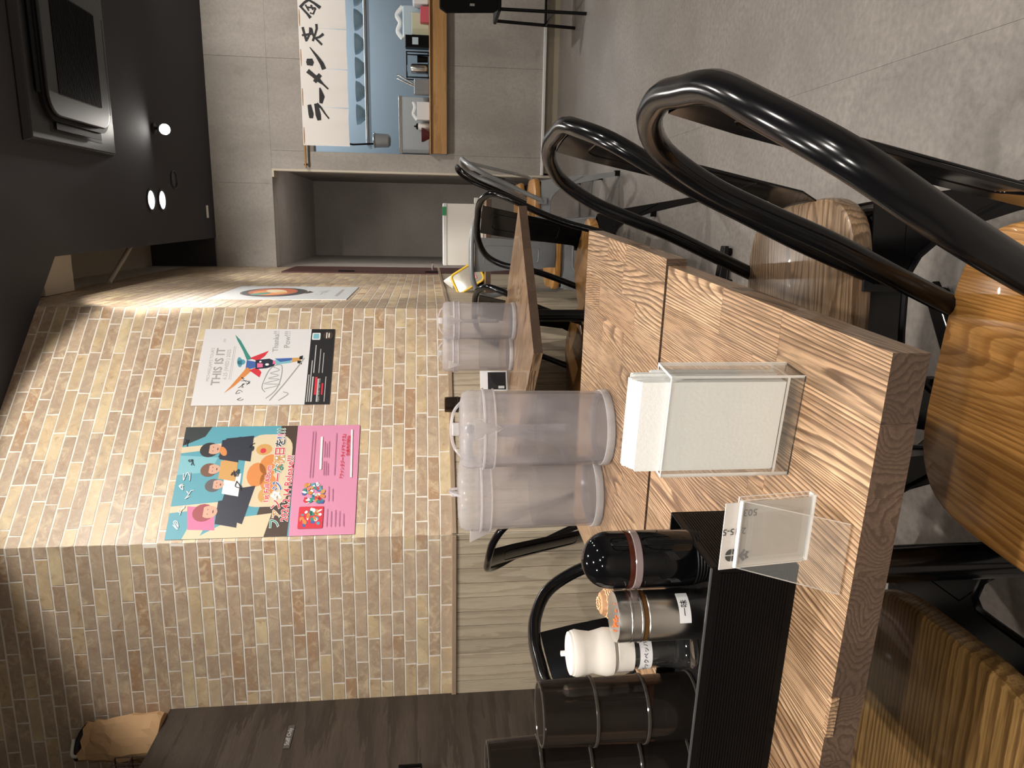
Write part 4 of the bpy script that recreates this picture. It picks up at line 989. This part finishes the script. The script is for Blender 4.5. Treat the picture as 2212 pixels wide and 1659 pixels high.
# ------------------------------------------------------------------ noren curtain
NX0, NZ0, NZ1 = .534, 1.604, 1.949; NYc = YK - .045
nr = thing('noren_curtain', 'white split shop curtain with black brush lettering over the kitchen hatch', 'curtain', (NX0, NYc, NZ0))
edges = [0, .275, .545, .822, 1.10, 1.38, 1.50]
def wave(x, z):  # x from left, z from bottom
    d = (1 - z / .345); return .006 * math.sin(x * 23) * (.3 + d) + .004 * math.sin(x * 51 + 1) * d
for e0, e1 in zip(edges[:-1], edges[1:]):
    mb = MB(); nx, nz = 10, 8
    for th in (0, -.001):
        for j in range(nz + 1):
            z_ = (NZ1 - NZ0) * j / nz; gap = .0035 * max(0, .6 - j / nz) / .6 if e0 != 0 else 0; gap2 = .0035 * max(0, .6 - j / nz) / .6
            for i in range(nx + 1):
                x = e0 + gap + (e1 - gap2 - e0 - gap) * i / nx; mb.v.append((x, wave(x, z_) + th - .001, z_ + (.004 * math.sin((x - e0) / (e1 - e0) * PI) if j == 0 else 0)))
    q = (nx + 1) * (nz + 1)
    for j in range(nz):
        for i in range(nx):
            a = j * (nx + 1) + i; mb.f += [(a, a + 1, a + nx + 2, a + nx + 1), (q + a, q + a + nx + 1, q + a + nx + 2, q + a + 1)]; mb.m += [0, 0]
    for i in range(nx): mb.f.append((i, q + i, q + i + 1, i + 1)); mb.m.append(0)
    obj('curtain_panel', mb, mCloth, nr, smooth=True)
obj('rod', MB().tube([(-.165, .006, .336), (1.75, .006, .336)], .008, 10), mHoneyWood, nr, smooth=True)
for x in (-.14, 1.7): obj('rod_bracket', MB().box(x - .006, x + .006, 0, .044, .325, .347), mChrome, nr)
kk = .00066
def nstroke(*pts):       # pts in sketch units (across from the right, down, width)
    mb = MB(); q = [((1540 - a) * kk, .345 - (b - 105) * kk, w_ * kk) for a, b, w_ in pts]
    mb.stroke([(x, z, w_) for x, z, w_ in q], 0, .0012)
    for i, v in enumerate(mb.v): mb.v[i] = (v[0], wave(v[0], max(0, v[1])) - .0035 - v[2], v[1])
    obj('brush_stroke', mb, mInk, nr)
# ra
nstroke((1245, 205, 40), (1200, 205, 58), (1100, 188, 40)); nstroke((1265, 295, 42), (1210, 285, 60), (1085, 262, 40))
nstroke((1085, 270, 34), (1130, 320, 22), (1190, 360, 18), (1245, 405, 16))
# long bar
nstroke((1080, 318, 34), (1010, 332, 60), (915, 312, 14))
# me
nstroke((740, 185, 50), (790, 250, 44), (830, 300, 50), (880, 355, 20), (925, 405, 18)); nstroke((775, 325, 44), (815, 290, 50), (858, 258, 40))
# n
nstroke((685, 212, 60), (650, 215, 84), (612, 212, 60)); nstroke((718, 368, 50), (660, 345, 46), (580, 290, 30), (495, 220, 10))
# fifth sign
nstroke((290, 150, 28), (350, 165, 26), (435, 188, 26)); nstroke((375, 140, 20), (365, 200, 22), (350, 262, 24)); nstroke((290, 235, 30), (350, 228, 22), (415, 195, 20))
nstroke((250, 300, 26), (300, 302, 24), (340, 290, 22), (430, 255, 24)); nstroke((300, 245, 22), (390, 268, 20)); nstroke((350, 375, 28), (385, 330, 24), (400, 280, 18)); nstroke((380, 262, 18), (430, 320, 24), (465, 355, 22))
# sixth sign
nstroke((90, 130, 28), (40, 180, 24), (5, 235, 28)); nstroke((5, 215, 20), (40, 285, 26), (85, 350, 36)); nstroke((92, 148, 22), (150, 205, 24), (190, 240, 34)); nstroke((60, 190, 18), (120, 225, 18)); nstroke((85, 205, 18), (90, 300, 18)); nstroke((90, 300, 18), (150, 270, 18), (140, 235, 18)); nstroke((60, 250, 20), (110, 270, 18))
nstroke((-60, 140, 30), (-160, 150, 26)); nstroke((-50, 240, 30), (-180, 255, 26)); nstroke((-110, 120, 24), (-115, 330, 28))

# ------------------------------------------------------------------ kitchen hatch
hs = thing('hatch_counter', 'orange-brown wooden counter ledge of the kitchen hatch', 'counter', (.500, YK, .867))
obj('front_board', MB().box(0, 1.85, -.045, -.0005, 0, .122), mHoneyWood, hs, bevel=.003)
obj('counter_top', MB().box(-.004, 1.86, -.06, .30, .122, .132), mHoneyWood, hs, bevel=.003)
KZ = .9995
def kbox(name, label, cat, x0, x1, y0, y1, h, mat, bevel=.004, z0=KZ, parts=None):
    t = thing(name, label, cat, ((x0 + x1) / 2, (y0 + y1) / 2, z0)); w_, d_ = (x1 - x0) / 2, (y1 - y0) / 2
    obj('body', MB().box(-w_, w_, -d_, d_, 0, h), mat, t, bevel=bevel)
    if parts: parts(t, w_, d_, h)
    return t
mKBlue = plain('pale_blue_plastic', (.45, .55, .62), .3); mKGreen = plain('pale_green_box', (.55, .58, .42), .5); mKRed = plain('pink_red_box', (.55, .10, .14), .5)
kbox('steel_bin', 'tall brushed steel bin standing at the end of the hatch counter', 'bin', .515, .94, 6.06, 6.20, .235, mKSteel, .006, parts=lambda t, a, b, h: obj('rim', MB().box(-a - .004, a + .004, -b - .004, b + .004, h - .02, h + .004), mSteel, t, bevel=.002))
kbox('white_carton', 'small white carton before the steel bin', 'carton', .755, .885, 5.93, 6.0, .095, mPaper, .002, parts=lambda t, a, b, h: obj('crumpled_film', MB().tube(catmull([(-a, 0, h), (-a * .3, .01, h + .03), (a * .4, -.01, h + .018), (a, 0, h + .028)], 5), .012, 7), mAcrylEdge, t))
t = thing('sauce_bowl', 'dark red lacquer bowl beside the white carton', 'bowl', (.645, 5.95, KZ)); obj('bowl', MB().lathe([(.02, 0), (.03, .004), (.052, .045), (.054, .062), (.050, .062), (.045, .03), (.0005, .012)], 28, capt=False), plain('lacquer', (.10, .02, .03), .25), t, smooth=True); obj('foot', MB().lathe([(.024, 0), (.022, .006)], 20), mInk, t)
t = thing('condiment_pot', 'small white lidded pot standing on the sauce bowl side', 'pot', (.715, 6.02, KZ)); obj('pot', MB().lathe([(.02, 0), (.026, .01), (.026, .08), (.022, .09)], 20), mWhite, t, smooth=True); obj('lid', MB().lathe([(.024, .09), (.024, .1), (.006, .108), (.006, .12)], 20), mBlackMatte, t, smooth=True)
kbox('cutlery_box', 'square grey steel utensil box with tongs standing in it', 'box', .94, 1.05, 5.93, 6.0, .115, mGrey, .004)
for k in range(2):
    t = tag(obj('tongs', MB().tube([(0, 0, 0), (.05 + .012 * k, 0, .12), (.052 + .012 * k, .004, .13)], .006, 8), mSteel, smooth=True, loc=(1.0 + .015 * k, 5.965, KZ + .116)), 'thin steel utensil in the grey box, leaning ' + ('less', 'more')[k] + ' than the other', 'utensil')
t = thing('canister_rack', 'black wire rack holding a steel canister on the hatch counter', 'rack', (1.15, 5.98, KZ))
obj('frame', MB().tube([(-.09, -.05, .0), (-.09, -.05, .17), (.09, -.05, .17), (.09, -.05, 0)], .006, 8).tube([(-.09, .05, 0), (-.09, .05, .17), (.09, .05, .17), (.09, .05, 0)], .006, 8).tube([(-.09, -.05, .17), (-.09, .05, .17)], .005, 8).tube([(.09, -.05, .17), (.09, .05, .17)], .005, 8).box(-.09, .09, -.05, .05, 0.004, .01), mBlack, t)
obj('canister', MB().lathe([(.035, .0105), (.037, .014), (.037, .13), (.03, .14), (.012, .145)], 24, cx=-.02), mSteel, t, smooth=True)
obj('cup', MB().lathe([(.022, .0105), (.026, .09)], 20, cx=.05), mBlackMatte, t, smooth=True)
kbox('black_printer', 'black counter machine with a pale display beside the rack', 'machine', 1.275, 1.36, 5.93, 6.03, .18, mBlackMatte, .006, parts=lambda t, a, b, h: obj('display', MB().box(-a * .6, a * .6, -b - .001, -b, h * .45, h * .7), mKBlue, t))
kbox('green_carton', 'pale green carton on the hatch counter', 'carton', 1.375, 1.53, 5.99, 6.05, .13, mKGreen, .003)
kbox('pink_carton', 'small pink-red carton before the green carton', 'carton', 1.45, 1.56, 5.925, 5.985, .066, mKRed, .003)
kbox('blue_tub', 'pale blue translucent tub behind the cartons', 'tub', 1.37, 1.60, 6.07, 6.18, .20, mKBlue, .01, parts=lambda t, a, b, h: obj('bag_film', MB().tube(catmull([(-a, 0, h), (-a * .5, .02, h + .04), (0, -.01, h + .02), (a * .5, .01, h + .045), (a, 0, h)], 5), .018, 8), mAcrylEdge, t))
kbox('white_towels', 'folded white towels on the hatch counter end', 'towels', 1.575, 1.78, 5.93, 6.05, .12, mPaper, .012)
# pot rail with bowls behind the curtain
t = thing('bowl_shelf', 'long steel shelf rail behind the curtain', 'shelf', (.60, 6.45, 1.50)); obj('shelf_board', MB().box(0, 2.4, 0, .30, 0, .02), mSteel, t); obj('front_rail', MB().tube([(0, -.01, .012), (2.4, -.01, .012)], .014, 10), mSteel, t, smooth=True)
bmesh_ = MB().lathe([(.03, 0), (.035, .008), (.075, .055), (.085, .085), (.080, .085), (.07, .055), (.0005, .015)], 28, capt=False).mesh('bowl', plain('blue_white_bowl', (.45, .58, .66), .25), True)
ft = MB().lathe([(.032, -.002), (.034, .009)], 24).mesh('foot', plain('bowl_foot', (.2, .3, .36), .3))
wh = ['nearest the doorway', 'second from the doorway', 'third from the doorway', 'fourth from the doorway', 'fifth from the doorway', 'sixth from the doorway']
for k in range(6):
    t = thing('ramen_bowl', 'blue-white ramen bowl on the steel shelf, ' + wh[k], 'bowl', (.86 + k * .185, 6.58, 1.5225), 0, 'bowls on the steel shelf')
    link('bowl', bmesh_, t); link('foot', ft, t)
t = thing('noodle_strainer', 'round grey noodle strainer hanging at the edge of the hatch', 'strainer', (.60, 6.02, 1.30))
obj('basket', MB().lathe([(.0005, 0), (.035, .004), (.05, .02), (.055, .13), (.05, .13), (.045, .02)], 28, capt=False), mGrey, t, smooth=True); obj('ring', MB().tube([(.058 * math.cos(a), .058 * math.sin(a), .13) for a in [2 * PI * i / 24 for i in range(24)]], .005, 8, True), mChrome, t, smooth=True)
obj('handle', MB().tube([(-.02, .05, .13), (-.03, .06, .30), (-.01, .06, .44)], .007, 8), mBlackMatte, t, smooth=True); obj('hook', MB().tube([(-.01, .06, .44), (-.01, .06, .565)], .003, 8), mChrome, t, smooth=True)

# ------------------------------------------------------------------ white box and tray on the back table, high chair
t = thing('white_case', 'upright white plastic case with a green tab on the doorway table', 'case', (-.075, 4.02, TZ))
obj('shell', MB().prism(rrect(.325, .215, .014, 4, 0, .1085), -.06, .06), mWhite, t, bevel=.003)
for c in t.children:
    c.rotation_euler = (PI / 2, 0, 0)
obj('lid_edge', MB().box(-.1635, .1635, -.064, .064, .196, .2165), mPaper, t, bevel=.003); obj('tab', MB().box(.10, .145, -.067, -.05, .200, .222), plain('green_tab', (.05, .30, .12), .5), t)
t = thing('tape_dispenser', 'small dark gadget with a white disc beside the white case', 'gadget', (.065 + .04, 3.98, TZ)); obj('base', MB().box(-.012, .018, -.03, .03, 0, .03), mBlackMatte, t, bevel=.003); obj('disc', MB().lathe([(.016, .03), (.016, .05)], 20), mWhite, t, smooth=True)
t = thing('yellow_tray', 'yellow-rimmed clear tray leaning on the white case', 'tray', (-.300, 3.93, TZ + .002), .25)
tr = MB(); rim = rrect(.115, .17, .02, 4)
lean = Matrix.Translation((0, 0, .085)) @ Matrix.Rotation(math.radians(62), 4, 'X') @ Matrix.Rotation(.45, 4, 'Z')
rimo = obj('rim', MB().tube([tuple(lean @ Vector((x, y, 0))) for x, y in rim], .006, 8, True), plain('yellow_plastic', (.85, .55, .03), .4), t, smooth=True)
f = MB().prism([(x * .97, y * .97) for x, y in rim], -.004, -.002); f.v = [tuple(lean @ Vector(v)) for v in f.v]; obj('film', f, clear('tray_film', (.8, .8, .76), .7, .1, (.8, .75, .65), 1.4, .4), t)
f = MB().box(-.03, .0, -.05, -.01, .001, .002); f.v = [tuple(lean @ Vector(v)) for v in f.v]; obj('packet', f, plain('pink_packet', (.75, .25, .28), .5), t)
f = MB().box(.005, .03, -.06, -.035, .001, .002); f.v = [tuple(lean @ Vector(v)) for v in f.v]; obj('packet', f, plain('green_packet', (.05, .35, .18), .5), t)
obj('support', MB().box(-.045, .06, .03, .09, 0, .12), mBlackMatte, t, bevel=.004)
t = thing('crumpled_bag', 'crumpled clear plastic bag by the brick wall above the yellow tray', 'bag', (-.335, 4.12, TZ))
rs = random.Random(6); cb_ = MB(); cb_.lathe([(.02, 0)] + [(rs.uniform(.02, .045), .02 + .02 * k) for k in range(9)] + [(.004, .21)], 11)
cb_.v = [(x * rs.uniform(.7, 1.2), y * rs.uniform(.7, 1.2), z) for x, y, z in cb_.v]; obj('film', cb_, mAcrylEdge, t)
obj('twist_tie', MB().lathe([(.012, .19), (.012, .198)], 10), mPaper, t)
hc = thing('high_chair', 'black high chair with slotted back standing by the kitchen wall', 'high chair', (1.50, 4.93, 0))
bp = MB().prism([(-.22, .60), (-.20, .57), (.20, .57), (.22, .60), (.235, .90), (.21, .94), (-.21, .94), (-.235, .90)], -.012, .012)
bp.v = [(x, z * 1.0 - .02 * 0, y) for x, y, z in bp.v]; obj('backrest', bp, mBlackMatte, hc, bevel=.008)
for k in range(9): obj('slot', MB().box(-.19 + k * .046, -.176 + k * .046, -.0145, -.012, .72, .75), plain('slot_light', (.25, .24, .23), .5) if k == 0 else MATS['slot_light'], hc)
obj('seat', MB().box(-.21, .21, -.01, .32, .55, .575), mBlackMatte, hc, bevel=.01)
for sx in (-1, 1):
    for (y0, y1) in ((.02, -.06 + .08), (.30, .38)): obj('leg', MB().tube([(sx * .19, y0, .56), (sx * .19, y1, 0)], .011, 10), mBlack, hc, smooth=True)
    obj('side_brace', MB().tube([(sx * .19, .02, .21), (sx * .19, .36, .21)], .008, 8), mBlack, hc, smooth=True)
obj('footrest', MB().box(-.19, .19, .33, .36, .205, .222), mBlack, hc)
